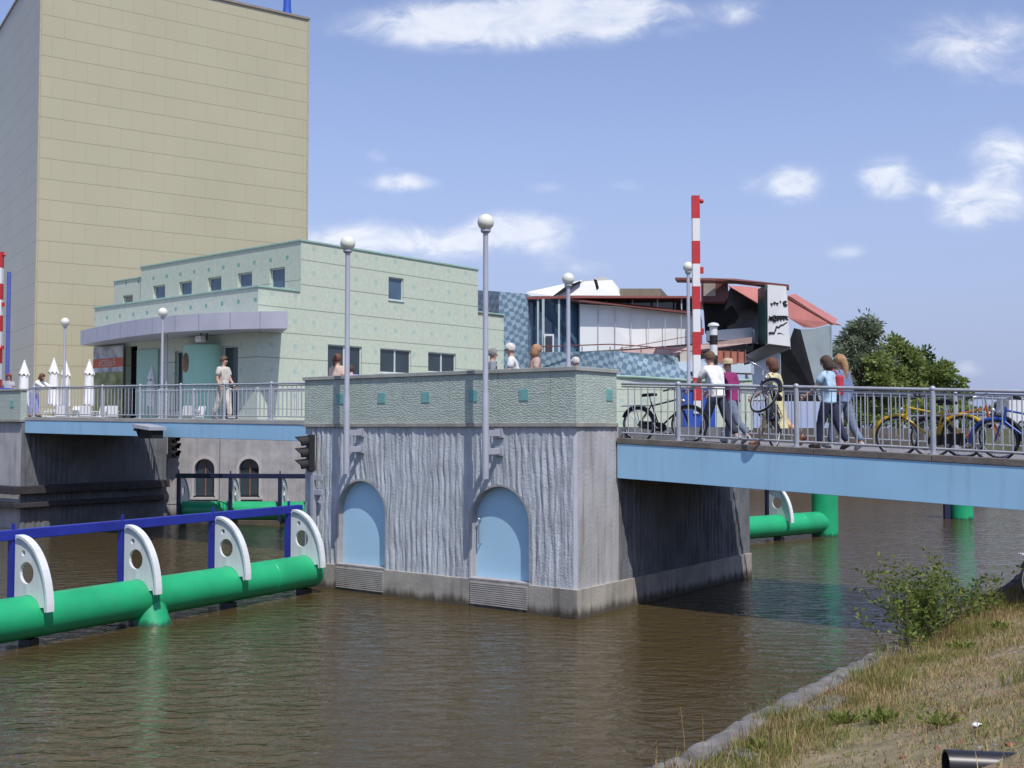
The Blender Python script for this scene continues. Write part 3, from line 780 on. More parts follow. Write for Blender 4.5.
# ------------------------------------------------------------------ globe lamps
def lamp(loc, z0, z1, label, r=.058, gr=.16, arms=None):
    """post from z0 up to the globe centre at z1"""
    t = empty('globe_lamp', loc, ANG if arms else 0, label, 'street lamp', 'globe lamps on tall grey posts')
    mb = MB(); mb.tube([(0, 0, z0), (0, 0, z0+1.6), (0, 0, z0+1.65), (0, 0, z1-gr)], [r*1.15, r*1.15, r*.95, r*.85], 14)
    mb.lathe([(r*.9, z1-gr-.06), (r*1.7, z1-gr-.02), (r*1.7, z1-gr+.02)], 14)
    if arms is None: mb.lathe([(.12, z0), (.12, z0+.03), (.06, z0+.05)], 12)
    mb.build('post', M['post'], t, smooth=45)
    mb = MB(); mb.ball((0, 0, z1), gr, n=24, m=16); mb.build('globe', M['globe'], t, smooth=80)
    if arms:
        for z in arms:
            mb = MB(); mb.box(-.035, .035, .04, .45, z-.06, z+.06); mb.box(-.10, .10, .40, .45, z-.09, z+.09); mb.build('wall_bracket', M['post'], t, bevel=.006)
    return t
for tt, top, lab in ((1.77, 7.45, 'tallest globe lamp, bracketed to the pier above the door with a handle'), (5.5, 7.42, 'globe lamp bracketed to the pier above the left arched door')):
    p = W(tt, -.45); lamp((p.x, p.y, 0), 2.53, top, lab, arms=(3.05, 3.40))
p = P(568.5, 420, 28); lamp((p.x, p.y, 3.5), 0, P(568, 279, 28).z-3.5, 'globe lamp rising behind the pier parapet corner')
p = P(689, 420, 34); lamp((p.x, p.y, 3.5), 0, P(689, 267, 34).z-3.5, 'globe lamp partly hidden by the red and white barrier boom')
p = P(161.5, 420, 40); q = W(-0, 0)
lamp((P(161.5, 420, 44.2).x, 44.2, 3.5), 0, P(161, 312.5, 44.2).z-3.5, 'taller of two globe lamps side by side before the museum canopy', gr=.19)
lamp((P(166, 420, 45.9).x, 45.9, 3.5), 0, P(165, 329, 45.9).z-3.5, 'shorter slim globe lamp just right of the taller one before the canopy', r=.045, gr=.125)
lamp((P(63.5, 420, 46).x, 46, 3.5), 0, P(63.5, 322, 46).z-3.5, 'globe lamp among the closed white parasols before the yellow tower', gr=.18)

# ------------------------------------------------------------------ barriers, signals
def barrier(loc, zb, zt, r, label, rz=0, nseg=9):
    t = empty('barrier', (loc[0], loc[1], zb), rz, label, 'barrier', 'raised red and white bridge barriers')
    H = zt - zb
    h0 = .9
    boom = MB(); boom.box(-r, r, -r*.7, r*.7, h0-.3, H); bo = boom.build('boom', M['white_paint'], t, bevel=.012)
    seg = (H - h0) / nseg
    for k in range(nseg):
        if (nseg - 1 - k) % 2 == 0:
            mb = MB(); mb.box(-r-.003, r+.003, -r*.7-.003, r*.7+.003, h0+k*seg, h0+(k+1)*seg+ (.002 if k == nseg-1 else 0)); mb.build('red_band', M['red_paint'], bo)
    mb = MB(); mb.ball((r+.05, 0, H-.12), .055, n=10, m=6)
    for f in (.32, .62): mb.box(r, r+.08, -.05, .05, h0+f*(H-h0), h0+f*(H-h0)+.14)
    mb.build('lamp', M['red_paint'], bo, smooth=50)
    mb = MB(); mb.box(-.30, .42, -.02, .52, 0, 1.12); mb.box(-.33, .45, -.05, .55, 1.12, 1.18)
    mb.build('housing', mat('barrier_blue', (.03, .09, .42), .4, .12, 2), t, bevel=.02)
    return t
p = P(697, 420, 24.9); barrier((p.x, p.y), 3.22, P(695, 196, 24.9).z, .085, 'tall red and white barrier boom raised upright by the footbridge')
p = P(-3.2, 400, 40.6); barrier((p.x, p.y), 3.80, P(0, 252, 40.6).z, .13, 'red and white barrier boom raised at the left frame edge')
t = empty('signal_post', (P(6.8, 400, 42.3).x, 42.3, 3.5), 0, 'slim blue post just right of the barrier at the left frame edge', 'post')
mb = MB(); mb.tube([(0, 0, 0), (0, 0, P(6, 272, 42.3).z-3.5)], .075, 12); mb.build('post', mat('signal_blue', (.09, .12, .42), .5), t, smooth=50)
mb = MB(); mb.lathe([(.16, 0), (.16, .04), (.10, .06)], 12); mb.build('base', M['galv'], t)

def signal(loc, rz, h, label, brackets=None):
    """three stacked lamps facing local -y"""
    t = empty('traffic_light', loc, rz, label, 'traffic light', 'black three-lamp canal signals')
    w = h * .20
    mb = MB(); mb.box(-w, w, 0, w*.8, -h/2, h/2); body = mb.build('housing', M['black'], t, bevel=.02)
    for k in (-1, 0, 1):
        z = k*h*.31; r = w*.80
        v = MB(); n = 12
        for i in range(n+1):
            a = R(-35 + 250*i/n); 
            for rr, y in ((r, 0), (r, -w*1.75 + w*.9*(1-math.sin(max(0, min(math.pi, a))))), (r-.012, -w*1.75 + w*.9*(1-math.sin(max(0, min(math.pi, a))))), (r-.012, 0)):
                v.v.append((rr*math.cos(a), y, z + rr*math.sin(a) - (.10*h*.3 if y < 0 else 0)))
        for i in range(n):
            for q in range(3):
                a = 4*i+q; v.face((a, a+4, a+5, a+1))
        v.build('visor', M['black'], t, smooth=50)
        l = MB(); l.ball((0, -.01, z), r*.85, .03, r*.85, n=12, m=8)
        l.build('lens', mat('lens_red', (.10, .012, .01), .2) if k != -1 else mat('lens_green', (.01, .06, .02), .2), t, smooth=60)
    if brackets:
        m2 = MB(); [m2.box(*b) for b in brackets]; m2.build('wall_bracket', M['post'], t)
    return t
p = W(6.95, -.14); ps = P(308, 453, p.y)
signal((ps.x, p.y, ps.z), R(-72), .82, 'black three-lamp signal on the left edge of the front pier')
# bracket frame below it belongs to the pier corner
t = empty('ladder_frame', (W(6.72, -.02).x, W(6.72, -.02).y, 2.05), ANG, 'small grey bracket frame on the pier below the black signal', 'bracket')
mb = MB(); mb.box(-.16, .16, -.14, -.08, .30, .42); mb.box(-.16, .16, -.14, -.08, -.02, .10); mb.box(-.17, -.08, -.16, -.06, -.9, .5)
mb.build('frame', M['galv'], t, bevel=.006)
p = P(174, 446, 42.6); signal((p.x, p.y, p.z), R(62), .92, 'black three-lamp signal on the quay wall beside the shaded pier')
p = P(151, 431, 33.0)
t = empty('signal_hood', (p.x, p.y, p.z), R(-38), 'grey hooded navigation light hanging on the drawbridge girder', 'navigation light')
mb = MB(); mb.prism([(-.50, -.35, .22), (.42, -.35, .12), (.42, -.35, .02), (-.42, -.35, .10)], (0, .6, 0)); mb.build('hood', M['post'], t)
mb = MB(); mb.box(-.30, .34, -.2, .2, -.22, .05); mb.prism([(-.62, -.22, .02), (-.46, -.22, .20), (-.36, -.22, .14), (-.34, -.22, -.18), (-.44, -.22, -.02)], (0, .44, 0)); mb.build('housing', M['black'], t, bevel=.02)

# ------------------------------------------------------------------ museum entrance building (local x = towards the right/front, y = back)
MO = Vector((-8.87, 46, 0)); MA = math.atan2(-.64, .768)
def mloc(X, Y):
    dx, dy = X - MO.x, Y - MO.y
    return dx*.768 - dy*.64, dx*.64 + dy*.768
mint = mint_wall('museum_mint', (.52, .585, .47), (.465, .53, .425), (.27, .45, .42), 1.2, .1, 1.05, .08, .10, .02, .6)
mint_f = mint_wall('museum_mint_row', (.52, .585, .475), (.43, .50, .415), (.14, .34, .30), 1.13, .55, 2.05, 7.675, .085, .016, 1.1)
def window(parent, o, ux, n, w, h, glass, mull=(), fw=.06, deep=.14):
    """frame and pane set into an opening whose lower corner on the wall face is o"""
    o = Vector(o); ux = Vector(ux); n = Vector(n); uz = Vector((0, 0, 1))
    def bar(mb, a, b, c, d, e, f):
        mb.box(a, b, c, d, e, f, xf=lambda p: o + ux*p.x - n*p.y + uz*p.z)
    mb = MB(); d0, d1 = deep-.06, deep
    bar(mb, 0, fw, d0, d1, 0, h); bar(mb, w-fw, w, d0, d1, 0, h); bar(mb, fw, w-fw, d0, d1, 0, fw); bar(mb, fw, w-fw, d0, d1, h-fw, h)
    for k in mull: bar(mb, k-.04, k+.04, d0, d1, fw, h-fw)
    wi = mb.build('window', M['frame_pale'], parent)
    mb = MB(); bar(mb, fw, w-fw, d0+.035, d0+.045, fw, h-fw); mb.build('pane', glass, wi)
    mb = MB(); bar(mb, -.03, w+.03, -.05, d0, -.05, -.003); mb.build('sill', M['frame_pale'], wi)
    return wi
def make_museum():
    b = empty('museum_building', MO, MA, 'mint green museum building with square windows and curved lilac canopy', 'museum')
    Z = 3.5
    # right flank (plane x = 0): upper block y 0..11.2, lower step to 13.2
    hs = [(5.07, 6.02, 5.85, 6.9), (1.5, 3.46, 2.0, 3.6), (4.57, 6.54, 2.5, 3.6), (7.67, 9.6, 2.65, 3.6)]
    mb = MB(); mb.holes((0, 0, Z), (0, 1, 0), 11.2, 7.86, hs, .2, (1, 0, 0))
    mb.quad((0, 11.2, Z), (-12, 11.2, Z), (-12, 11.2, Z+7.86), (0, 11.2, Z+7.86), [(0, 3.5), (12, 3.5), (12, 11.4), (0, 11.4)])
    mb.build('flank_wall', mint, b)
    for k, h in enumerate(hs):
        window(b, (0, h[0], Z+h[2]), (0, 1, 0), (1, 0, 0), h[1]-h[0], h[3]-h[2], M['glass_blue'] if k == 0 else M['glass'], () if k == 0 else ((h[1]-h[0])/2,), .05)
    # upper front (plane y = 0, above the lower front block)
    ts = (1.58, 3.85, 6.1, 8.4, 10.6)
    mb = MB(); mb.holes((-12.2, 0, 9.1), (1, 0, 0), 12.2, 2.26, [(12.2-t-.52, 12.2-t+.52, .36, 1.28) for t in ts], .22, (0, -1, 0))
    mb.build('upper_front', mint_f, b)
    for t in ts: window(b, (-t-.52, 0, 9.46), (1, 0, 0), (0, -1, 0), 1.04, .92, M['glass_blue'], (), .06, .18)
    mb = MB(); mb.holes((-14.9, .15, 8.9), (1, 0, 0), 2.7, 2.0, [(.85, 1.75, .75, 1.25)], .22, (0, -1, 0))
    mb.quad((-14.9, .15, 8.9), (-14.9, .15, 10.9), (-14.9, 8, 10.9), (-14.9, 8, 8.9)); mb.build('upper_wing', mint_f, b)
    window(b, (-14.05, .15, 9.65), (1, 0, 0), (0, -1, 0), .9, .5, mat('window_blind', (.25, .25, .2), .6), (), .05, .18)
    mb = MB(); mb.box(-14.9, -12.2, .3, 8, 10.80, 10.88); mb.build('wing_roof', M['coping'], b)
    # low step at the far end
    mb = MB(); mb.holes((0, 11.2, Z), (0, 1, 0), 2.0, 5.75, [], .2, (1, 0, 0)); mb.quad((0, 13.2, Z), (-6, 13.2, Z), (-6, 13.2, Z+5.75), (0, 13.2, Z+5.75))
    mb.build('end_wall', mint, b)
    mb = MB(); mb.box(-6, 0, 11.2, 13.2, Z+5.6, Z+5.74); mb.build('end_roof', M['coping'], b)
    mb = MB(); mb.box(-12.2, -.02, .24, 11.1, 11.2, 11.3); mb.build('roof', M['coping'], b)
    mb = MB()
    mb.box(-12.24, .05, -.05, .2, 11.36, 11.44); mb.box(-.2, .05, .2, 11.25, 11.36, 11.44)
    mb.box(-14.95, -12.25, .1, .32, 10.9, 10.97)
    mb.box(-12.65, .05, -2.23, -2.0, 9.2, 9.28); mb.box(-.2, .05, -2.0, -.06, 9.2, 9.28); mb.box(-.2, .05, 11.2, 13.25, Z+5.75, Z+5.82); mb.box(-6, -.2, 13.0, 13.25, Z+5.75, Z+5.82)
    mb.build('roof_edge', M['edge_green'], b, bevel=.01)
    # lower front block (plane y = -2.18)
    mb = MB(); mb.holes((-12.6, -2.18, 7.3), (1, 0, 0), 12.6, 1.9, [], .2, (0, -1, 0)); mb.build('front_block', mint_f, b)
    op = [(12.6-9.75, 12.6-8.85, 0, 3.75)]
    wl = [(12.6-5.85, 12.6-4.75, .7, 3.35), (12.6-2.45, 12.6-1.3, .3, 3.4)]
    mb = MB(); mb.holes((-12.6, -2.18, Z), (1, 0, 0), 12.6, 3.8, op+wl, .25, (0, -1, 0))
    mb.quad((-12.6, -2.18, Z), (-12.6, 5, Z), (-12.6, 5, 9.2), (-12.6, -2.18, 9.2))
    mb.build('entrance_wall', mint, b)
    mb = MB(); mb.holes((0, -2.18, Z), (0, 1, 0), 2.18, 5.7, [], .2, (1, 0, 0)); mb.build('block_flank', mint, b)
    mb = MB(); mb.box(-12.58, -.02, -1.9, -.02, 9.05, 9.12); mb.build('block_roof', M['coping'], b)
    for (a, c, d, e) in wl: window(b, (-12.6+a, -2.18, Z+d), (1, 0, 0), (0, -1, 0), c-a, e-d, M['glass'], (), .05, .2)
    # dark entrance hall behind the opening
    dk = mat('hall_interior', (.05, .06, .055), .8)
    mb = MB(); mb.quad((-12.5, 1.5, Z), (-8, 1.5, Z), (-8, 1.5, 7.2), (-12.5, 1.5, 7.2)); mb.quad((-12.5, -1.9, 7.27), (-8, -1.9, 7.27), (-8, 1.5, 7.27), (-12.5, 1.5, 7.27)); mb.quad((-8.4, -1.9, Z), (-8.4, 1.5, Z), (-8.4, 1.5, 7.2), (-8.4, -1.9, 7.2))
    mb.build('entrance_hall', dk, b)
    # smooth mint panel and the bulging door drum with a medallion
    pm = mat('mint_panel', (.28, .50, .40), .35, .08, 1.2)
    mb = MB(); mb.box(-8.75, -7.05, -2.26, -2.2, Z, 7.02); mb.build('smooth_panel', pm, b)
    mb = MB(); n = 14
    for z in (Z, 6.98):
        for k in range(n+1):
            a = math.pi * k / n; mb.v.append((-3.62 - 1.15*math.cos(a), -2.19 - .75*math.sin(a), z))
    for k in range(n): mb.face((k, k+1, n+2+k, n+1+k))
    mb.face(range(n+1, 2*n+2))
    dd = mb.build('door_drum', mat('mint_door', (.32, .62, .48), .35, .06, 1.2), b, smooth=40)
    mb = MB(); mb.ball((-3.9, -2.93, 6.25), .26, .05, .42, n=16, m=10); mb.ball((-3.9, -2.97, 6.3), .15, .05, .24, n=12, m=8)
    mb.build('medallion', mat('bronze', (.20, .13, .06), .45, .3, 9), dd, smooth=60)
    # curved lilac canopy
    W_ = [(-8.8, 43.0), (-9.9, 43.1), (-12, 43.7), (-14.3, 45), (-17, 47.6), (-20.3, 51.6)]
    ctrl = [mloc(*w) for w in W_]
    pts = []
    for k in range(len(ctrl)-1):
        p0, p1, p2, p3 = (Vector(ctrl[max(k-1, 0)]), Vector(ctrl[k]), Vector(ctrl[k+1]), Vector(ctrl[min(k+2, len(ctrl)-1)]))
        for s in range(8):
            u = s/8; pts.append(.5*((2*p1) + (p2-p0)*u + (2*p0-5*p1+4*p2-p3)*u*u + (3*p1-p0-3*p2+p3)*u**3))
    pts.append(Vector(ctrl[-1]))
    back = [Vector((-13.2, -1.0)), Vector((-12.6, -2.2)), Vector((.02, -2.2)), Vector((.02, -1.0))]
    ring = pts + back; n = len(ring); z0, z1 = 7.4, 8.08
    mb = MB(); mb.v += [(p.x, p.y, z0) for p in ring] + [(p.x, p.y, z1) for p in ring]
    mb.face(range(n-1, -1, -1)); mb.face(range(n, 2*n)); [mb.face((k, (k+1) % n, n+(k+1) % n, n+k)) for k in range(n)]
    cn = mb.build('canopy', M['lilac'], b, recalc=True)
    acc = 0
    for k in range(len(pts)-1):
        acc += (pts[k+1]-pts[k]).length
        if acc > 1.25:
            acc = 0; d = (pts[k+1]-pts[k-1]).normalized(); nn = Vector((d.y, -d.x)) * -1
            q = pts[k]; e = .004
            if nn.y > 0: nn = -nn
            mb = MB(); mb.box(-.012, .012, -.006, .004, z0+.01, z1-.01, xf=lambda p: Vector((q.x + d.x*p.x - nn.x*p.y, q.y + d.y*p.x - nn.y*p.y, p.z)))
            mb.build('panel_joint', mat('canopy_joint', (.22, .23, .30), .6), cn)
    return b
make_museum()
t = empty('floodlight', MO, MA, 'white floodlight under the canopy above the round mint door', 'floodlight')
mb = MB(); mb.box(-2.85, -2.45, -3.2, -2.95, 7.05, 7.3); mb.build('housing', M['white_paint'], t, bevel=.03)
mb = MB(); mb.tube([(-2.65, -3.05, 7.3), (-2.65, -3.05, 7.4)], .03, 8); mb.tube([(-2.3, -3.0, 7.1), (-2.3, -3.0, 7.4)], .025, 8); mb.build('bracket', M['black'], t)
# hanging banner: pale picture, red band of blurred lettering, olive lower half
t = empty('banner', MO, MA, 'tall banner with red band hanging in the dark museum entrance', 'banner')
mb = MB(); mb.box(-12.25, -9.65, -2.40, -2.37, 3.65, 7.3)
bm_ = mat('banner_olive', (.34, .36, .18), .8, .5, 2.2, col2=(.12, .15, .07)); mb.build('cloth', bm_, t)
mb = MB(); mb.box(-12.25, -9.65, -2.408, -2.402, 6.1, 7.3); mb.build('picture', mat('banner_sky', (.62, .63, .66), .8, .4, 1.8, col2=(.22, .25, .30)), t)
mb = MB(); mb.box(-12.25, -9.65, -2.416, -2.41, 6.32, 6.74); mb.build('red_band', mat('banner_red', (.50, .13, .08), .8, .2, 4), t)
mb = MB(); r4 = random.Random(5); x = -11.7
while x < -10.3:
    w = r4.uniform(.07, .13)
    for z in (6.40, 6.52, 6.64):
        if r4.random() < .8: mb.box(x, x+w, -2.424, -2.418, z, z+.045)
    mb.box(x, x+.03, -2.428, -2.425, 6.38, 6.68); x += w + .05
mb.build('lettering', mat('banner_letter', (.55, .48, .44), .8), t)

# ------------------------------------------------------------------ yellow tower
def make_tower():
    A = P(36, 300, 60); A.z = 3.5
    B = Vector((P(306.5, 300, 69).x, 69, 3.5))
    d = (B - A).normalized(); l = Vector((-.565, .83, 0))
    t = empty('tower', A, 0, 'tall windowless yellow tiled tower behind the mint building', 'tower')
    zt = P(306, 20, 69).z - 3.5
    tm = tile_wall('tower_tile', (.44, .415, .285), (.435, .408, .28), (.20, .18, .11), 1.25, 1.145, .022, .5, .34)
    L1 = (B-A).length; L2 = 22
    c = [Vector((0, 0, 0)), B-A, B-A + l*L2, l*L2]
    lens = [0, L1, L1+L2, 2*L1+L2]
    mb = MB()
    for k in range(4):
        p, q = c[k], c[(k+1) % 4]; w = (q-p).length; u0 = lens[k] if k < 3 else -w
        if k == 3: u0 = 0; uv = [(w, 0), (0, 0), (0, zt), (w, zt)]
        else: uv = [(u0, 0), (u0+w, 0), (u0+w, zt), (u0, zt)]
        mb.quad(p, q, q+Vector((0, 0, zt)), p+Vector((0, 0, zt)), uv)
    mb.build('wall', tm, t)
    mb = MB(); n = len(c); o = [p + (p - (c[0]+c[2])/2).normalized()*.12 for p in c]
    mb.v += [(p.x, p.y, zt) for p in o] + [(p.x, p.y, zt+.14) for p in o]
    mb.face((3, 2, 1, 0)); mb.face((4, 5, 6, 7)); [mb.face((k, (k+1) % 4, 4+(k+1) % 4, 4+k)) for k in range(4)]
    mb.build('roof_edge', mat('tower_edge', (.24, .22, .19), .6), t)
    for p in c[:2]: mb = MB(); mb.tube([p, p + Vector((0, 0, zt))], .06, 8); mb.build('corner_trim', mat('tower_corner', (.42, .38, .27), .5), t)
    q = c[1]*.935 + l*1.0
    m = MB(); m.tube([(q.x, q.y, zt+.1), (q.x, q.y, zt+1.0), (q.x, q.y, zt+6)], [.33, .24, .20], 14)
    mo = m.build('mast', mat('mast_blue', (.03, .10, .50), .4), None, smooth=50); mo.location = A
    tag(mo, 'blue mast standing on the yellow tower roof near its right corner', 'mast')
make_tower()

# ------------------------------------------------------------------ pavilion of twisted plates
def mosaic_mat():
    m = mat('delft_mosaic', (.31, .42, .48), .35, .25, 2)
    nt = m.node_tree; b = nt.nodes['Principled BSDF']; rp = nt.nodes[m['ramp']]
    uv, u, v = uv_xy(nt)
    w = nt.nodes.new('ShaderNodeTexNoise'); w.inputs['Scale'].default_value = 1.9; w.inputs['Detail'].default_value = 3; nt.links.new(uv, w.inputs['Vector'])
    a = mth(nt, 'SINE', mth(nt, 'ADD', mth(nt, 'MULTIPLY', mth(nt, 'ADD', u, mth(nt, 'MULTIPLY', v, .6)), 17), mth(nt, 'MULTIPLY', w.outputs['Fac'], 8.0)))
    c = mth(nt, 'SINE', mth(nt, 'MULTIPLY', mth(nt, 'SUBTRACT', mth(nt, 'ADD', v, mth(nt, 'MULTIPLY', w.outputs['Fac'], .3)), mth(nt, 'MULTIPLY', u, .45)), 15))
    f = mth(nt, 'GREATER_THAN', mth(nt, 'ADD', a, c), .0)
    nt.links.new(mixc(nt, f, rp.outputs['Color'], (.135, .215, .295)), b.inputs['Base Color'])
    return m
def make_pavilion():
    b = empty('pavilion', P(660, 428, 62), 0, 'angular pavilion of blue mosaic, white plates, glass and pink roofs', 'pavilion')
    L0 = Vector(b.location)
    def pr(name, pts, ext, m, Y=60):
        mb = MB(); mb.prism([P(p[0], p[1], p[2] if len(p) > 2 else Y) - L0 for p in pts], ext, 0)
        return mb.build(name, m, b, recalc=True)
    mos = mosaic_mat()
    mos_d = mos
    wht = mat('pavilion_white', (.66, .68, .68), .5, .08, .5)
    wp = mat('translucent_panel', (.70, .71, .69), .35, .06, .4)
    pink = mat('pink_roof', (.45, .165, .14), .6, .12, 1.0, .05, 5)
    rust = mat('rust_red_steel', (.17, .055, .045), .55, .2, 1.5)
    drk = mat('dark_steel_and_gap_shade', (.018, .019, .022), .95, .3, 1.2, spec=.1)
    gry = mat('grey_plate', (.22, .235, .26), .6, .15, .8, spec=.3)
    lbl = mat('pale_blue_beam', (.52, .60, .66), .5, .06, .8)
    back = (1.5, 7, 0)
    z = lambda *a: a
    # mosaic tower left, turned so that two faces show
    pr('mosaic_block', [(499, 400, 58), (499, 291.5, 58), (528, 294, 60), (528, 400, 60)], (1, 5, 0), mos)
    pr('mosaic_block', [(474, 400, 62), (474, 290, 62), (499, 291.5, 58.0), (499, 400, 58.0)], (2, 4, 0), mos)
    # glass corner
    pr('glass_corner', [(528, 352, 60.6), (528, 299, 60.6), (548, 297.5, 59.8), (580, 298, 61), (580, 352, 61)], (1, 4, 0), M['glass_blue'])
    for x0, x1, Y in ((537, 539, 60.1), (542, 544.5, 59.9), (558, 560, 60.05), (566.5, 568.5, 60.4), (579, 581, 60.8)):
        pr('mullion', [(x0, 352), (x0, 299), (x1, 299), (x1, 352)], (0, .15, 0), mat('mullion_grey', (.38, .45, .47), .5), Y-.2)
    pr('glazed_door', [(544, 352), (544, 334), (554, 334), (554, 352)], (0, .1, 0), wht, 59.6)
    pr('glazed_door', [(545.6, 352), (545.6, 336), (552.4, 336), (552.4, 352)], (0, .05, 0), M['glass'], 59.52)
    # white translucent wall with a lightly rising foot
    pr('white_wall', [(580, 351.5, 60.5), (580, 304, 60.5), (640, 308, 60.6), (700, 313.5, 61), (700, 343, 61), (640, 348, 60.6)], (1, 5, 0), wp)
    for x in (598, 615, 631, 648, 665, 681):
        pr('panel_joint', [(x, 348.5), (x, 305.5 + (x-580)*.08), (x+.5, 305.5 + (x-580)*.08), (x+.5, 348.5)], (0, .05, 0), mat('panel_joint_grey', (.45, .47, .48), .6), 60.45)
    # clerestory and red roof edges
    pr('clerestory', [(575, 304, 61.2), (575, 297.5, 61.2), (695, 297.5, 62), (695, 312, 62)], (1, 5, 0), M['glass'])
    pr('roof_edge', [(526, 299.3, 59.9), (526, 296.8, 59.9), (575, 295.4, 59.6), (697, 296, 61), (697, 298, 61), (575, 298, 59.6)], (1.5, 6, 0), mat('roof_red', (.25, .08, .065), .5))
    pr('roof_edge', [(570, 300.5, 59.7), (570, 298.6, 59.7), (640, 305, 60), (697, 312, 60.5), (697, 314.6, 60.5), (640, 307.5, 60)], (.6, 3, 0), rust)
    for x in (606, 632, 657, 681): pr('mullion', [(x, 309), (x, 298), (x+1.2, 298), (x+1.2, 311)], (0, .1, 0), MATS['mullion_grey'], 61.0)
    # twisted white roof plates with a dark split
    mbk = MB(); 
    pr('roof_plate', [(524, 296, 63), (527, 292, 63), (578, 281, 64), (584, 279.5, 64.4), (556, 296, 62.5)], (1, 5, 0), wht)
    pr('roof_plate', [(557, 296, 62), (584, 281.5, 63), (602, 276, 63.6), (612, 280, 64), (618, 287, 64), (620, 296, 63.5)], (1, 5, 0), wht)
    pr('roof_split', [(594, 279, 61.9), (597, 280, 61.9), (599, 288, 61.7), (597, 290, 61.7), (595.5, 284, 61.8)], (0, .3, 0), drk)
    pr('roof_split', [(552, 296.5, 61.4), (566, 286, 61.9), (580, 281, 62.6), (581, 282.4, 62.6), (560, 294, 61.5)], (0, .3, 0), drk)
    pr('roof_box', [(620, 296), (620, 288.5), (661, 288.5), (661, 296)], (1, 4, 0), mat('roof_box_brown', (.22, .18, .13), .8), 64)
    # mosaic base, two faces
    pr('mosaic_base', [(536, 400, 57.5), (536, 352.5, 57.5), (614, 351, 55.5), (614, 400, 55.5)], (2, 4, 0), mos)
    pr('mosaic_base', [(614, 400, 55.5), (614, 351, 55.5), (672, 355.5, 56.6), (676, 366, 56.8), (700, 384, 57), (700, 400, 57)], (1, 3, 0), mos)
    mg = MB()
    def rail(pts, m=rust, r=.03):
        mb = MB(); mb.tube([P(*p) - L0 for p in pts], r, 6); return mb
    q = rail([(532, 347, 57), (610, 344.2, 55.6), (640, 346, 56), (700, 352, 56.6)])
    for x in (548, 565, 582, 598, 610, 622, 641, 656, 670): q.tube([P(x, 346.5, 56.2)-L0, P(x, 352.5, 56.2)-L0], .025, 5)
    q.tube([P(620, 348.5, 56)-L0, P(696, 335, 58)-L0], .02, 5)
    q.build('roof_railing', rust, b)
    # terraces behind the barrier
    pr('terrace_slab', [(612, 351.5, 59), (690, 345.5, 59.6), (752, 337, 60), (752, 343, 60), (690, 356, 59.6), (640, 357, 59)], (1, 4, 0), mat('terrace_rose', (.36, .25, .23), .7))
    pr('box_panel', [(680, 362), (680, 351), (699, 350), (699, 362)], (.4, 2, 0), mat('cream_panel', (.48, .43, .36), .7), 58.2)
    pr('pale_beam', [(668, 371), (670, 361.5), (751, 363.5), (751, 373)], (.6, 2, 0), lbl, 57.8)
    pr('pale_beam', [(706, 341, 60.2), (706, 331, 60.2), (752, 327.5, 61), (752, 339, 61)], (.6, 2, 0), lbl)
    pr('red_balustrade', [(716, 362), (716, 350.5), (746, 352), (746, 363)], (.2, 1, 0), mat('balustrade_red', (.36, .12, .08), .6, .2, 3), 59)
    for x in (717, 724, 731, 738, 745): pr('baluster', [(x, 362), (x, 349.8), (x+.9, 349.8), (x+.9, 362)], (0, .1, 0), rust, 58.9)
    pr('ramp', [(700, 352, 59), (748, 343, 60), (772, 345, 61), (748, 352, 60)], (.4, 2, 0), drk)
    # big rust red roof blade and the box hanging below it
    pr('roof_blade', [(675, 279.6, 56.5), (675, 277.4, 56.5), (702, 277.8, 57.5), (735, 278.6, 58.5), (789, 284.6, 60), (789, 287.8, 60), (735, 281, 58.5)], (.3, 1.2, 0), rust)
    pr('hung_box', [(701, 301), (701, 281), (728, 281.5), (728, 297), (724, 302)], (1, 5, 0), mat('box_red', (.11, .035, .035), .5), 59.4)
    pr('box_window', [(703.5, 296), (703.5, 283.5), (715.5, 283.5), (715.5, 296)], (0, .1, 0), mat('box_pane', (.34, .29, .25), .3), 59.3)
    # black sculptural hull and grey inside wall
    pr('black_hull', [(705, 333), (703, 300), (729, 300), (737, 313), (733, 319), (726, 322), (722, 332), (717, 333), (716, 323), (711, 331)], (.6, 2.5, 0), drk, 60.5)
    pr('inner_wall', [(727, 334, 63), (726, 296, 63), (730, 288, 63), (752, 300, 64), (764, 309, 64.5), (766, 346, 64.5), (748, 354, 63.5)], (2, 5, 0), gry)
    pr('inner_wall', [(727, 313, 62.7), (752, 308, 63.3), (758, 318, 63.6), (757, 330, 63.4), (727, 330, 62.7)], (.3, .2, 0), mat('grey_plate_dark', (.09, .095, .11), .5))
    pr('pink_roof', [(728, 285.5, 62), (746, 286.5, 62.6), (767, 288.6, 63), (767, 308.5, 61.5)], (1.5, 5, 0), pink)
    # white sign plate with black strokes, and the pink roofs beyond
    sg = pr('sign_plate', [(767.8, 343.5, 59.0), (767.6, 284.6, 59.0), (786.2, 286.4, 59.8), (790, 346.4, 59.8)], (.6, 2.2, 0), wht)
    pr('plate_edge', [(765.4, 343.5), (765.2, 285), (767.3, 285), (767.5, 343.5)], (0, 1.8, 0), mat('plate_edge_green', (.05, .12, .10), .5), 59.2)
    pr('pink_roof', [(787, 295.5, 64), (833, 323, 66), (815, 327.8, 65), (804, 327.6, 64.5), (788.5, 318, 63.6)], (1.5, 4, .6), pink)
    pr('roof_fascia', [(788, 296, 63.9), (833, 323.4, 65.9), (833, 325, 65.9), (788, 298.2, 63.9)], (0, .3, 0), rust)
    pr('pink_roof', [(800, 300, 66), (840, 324.5, 68), (832, 323.4, 66), (789, 295.8, 64)], (1, 3, .2), pink)
    cor = mat('corrugated_zinc', (.33, .39, .40), .45, .2, .6, metal=.2)
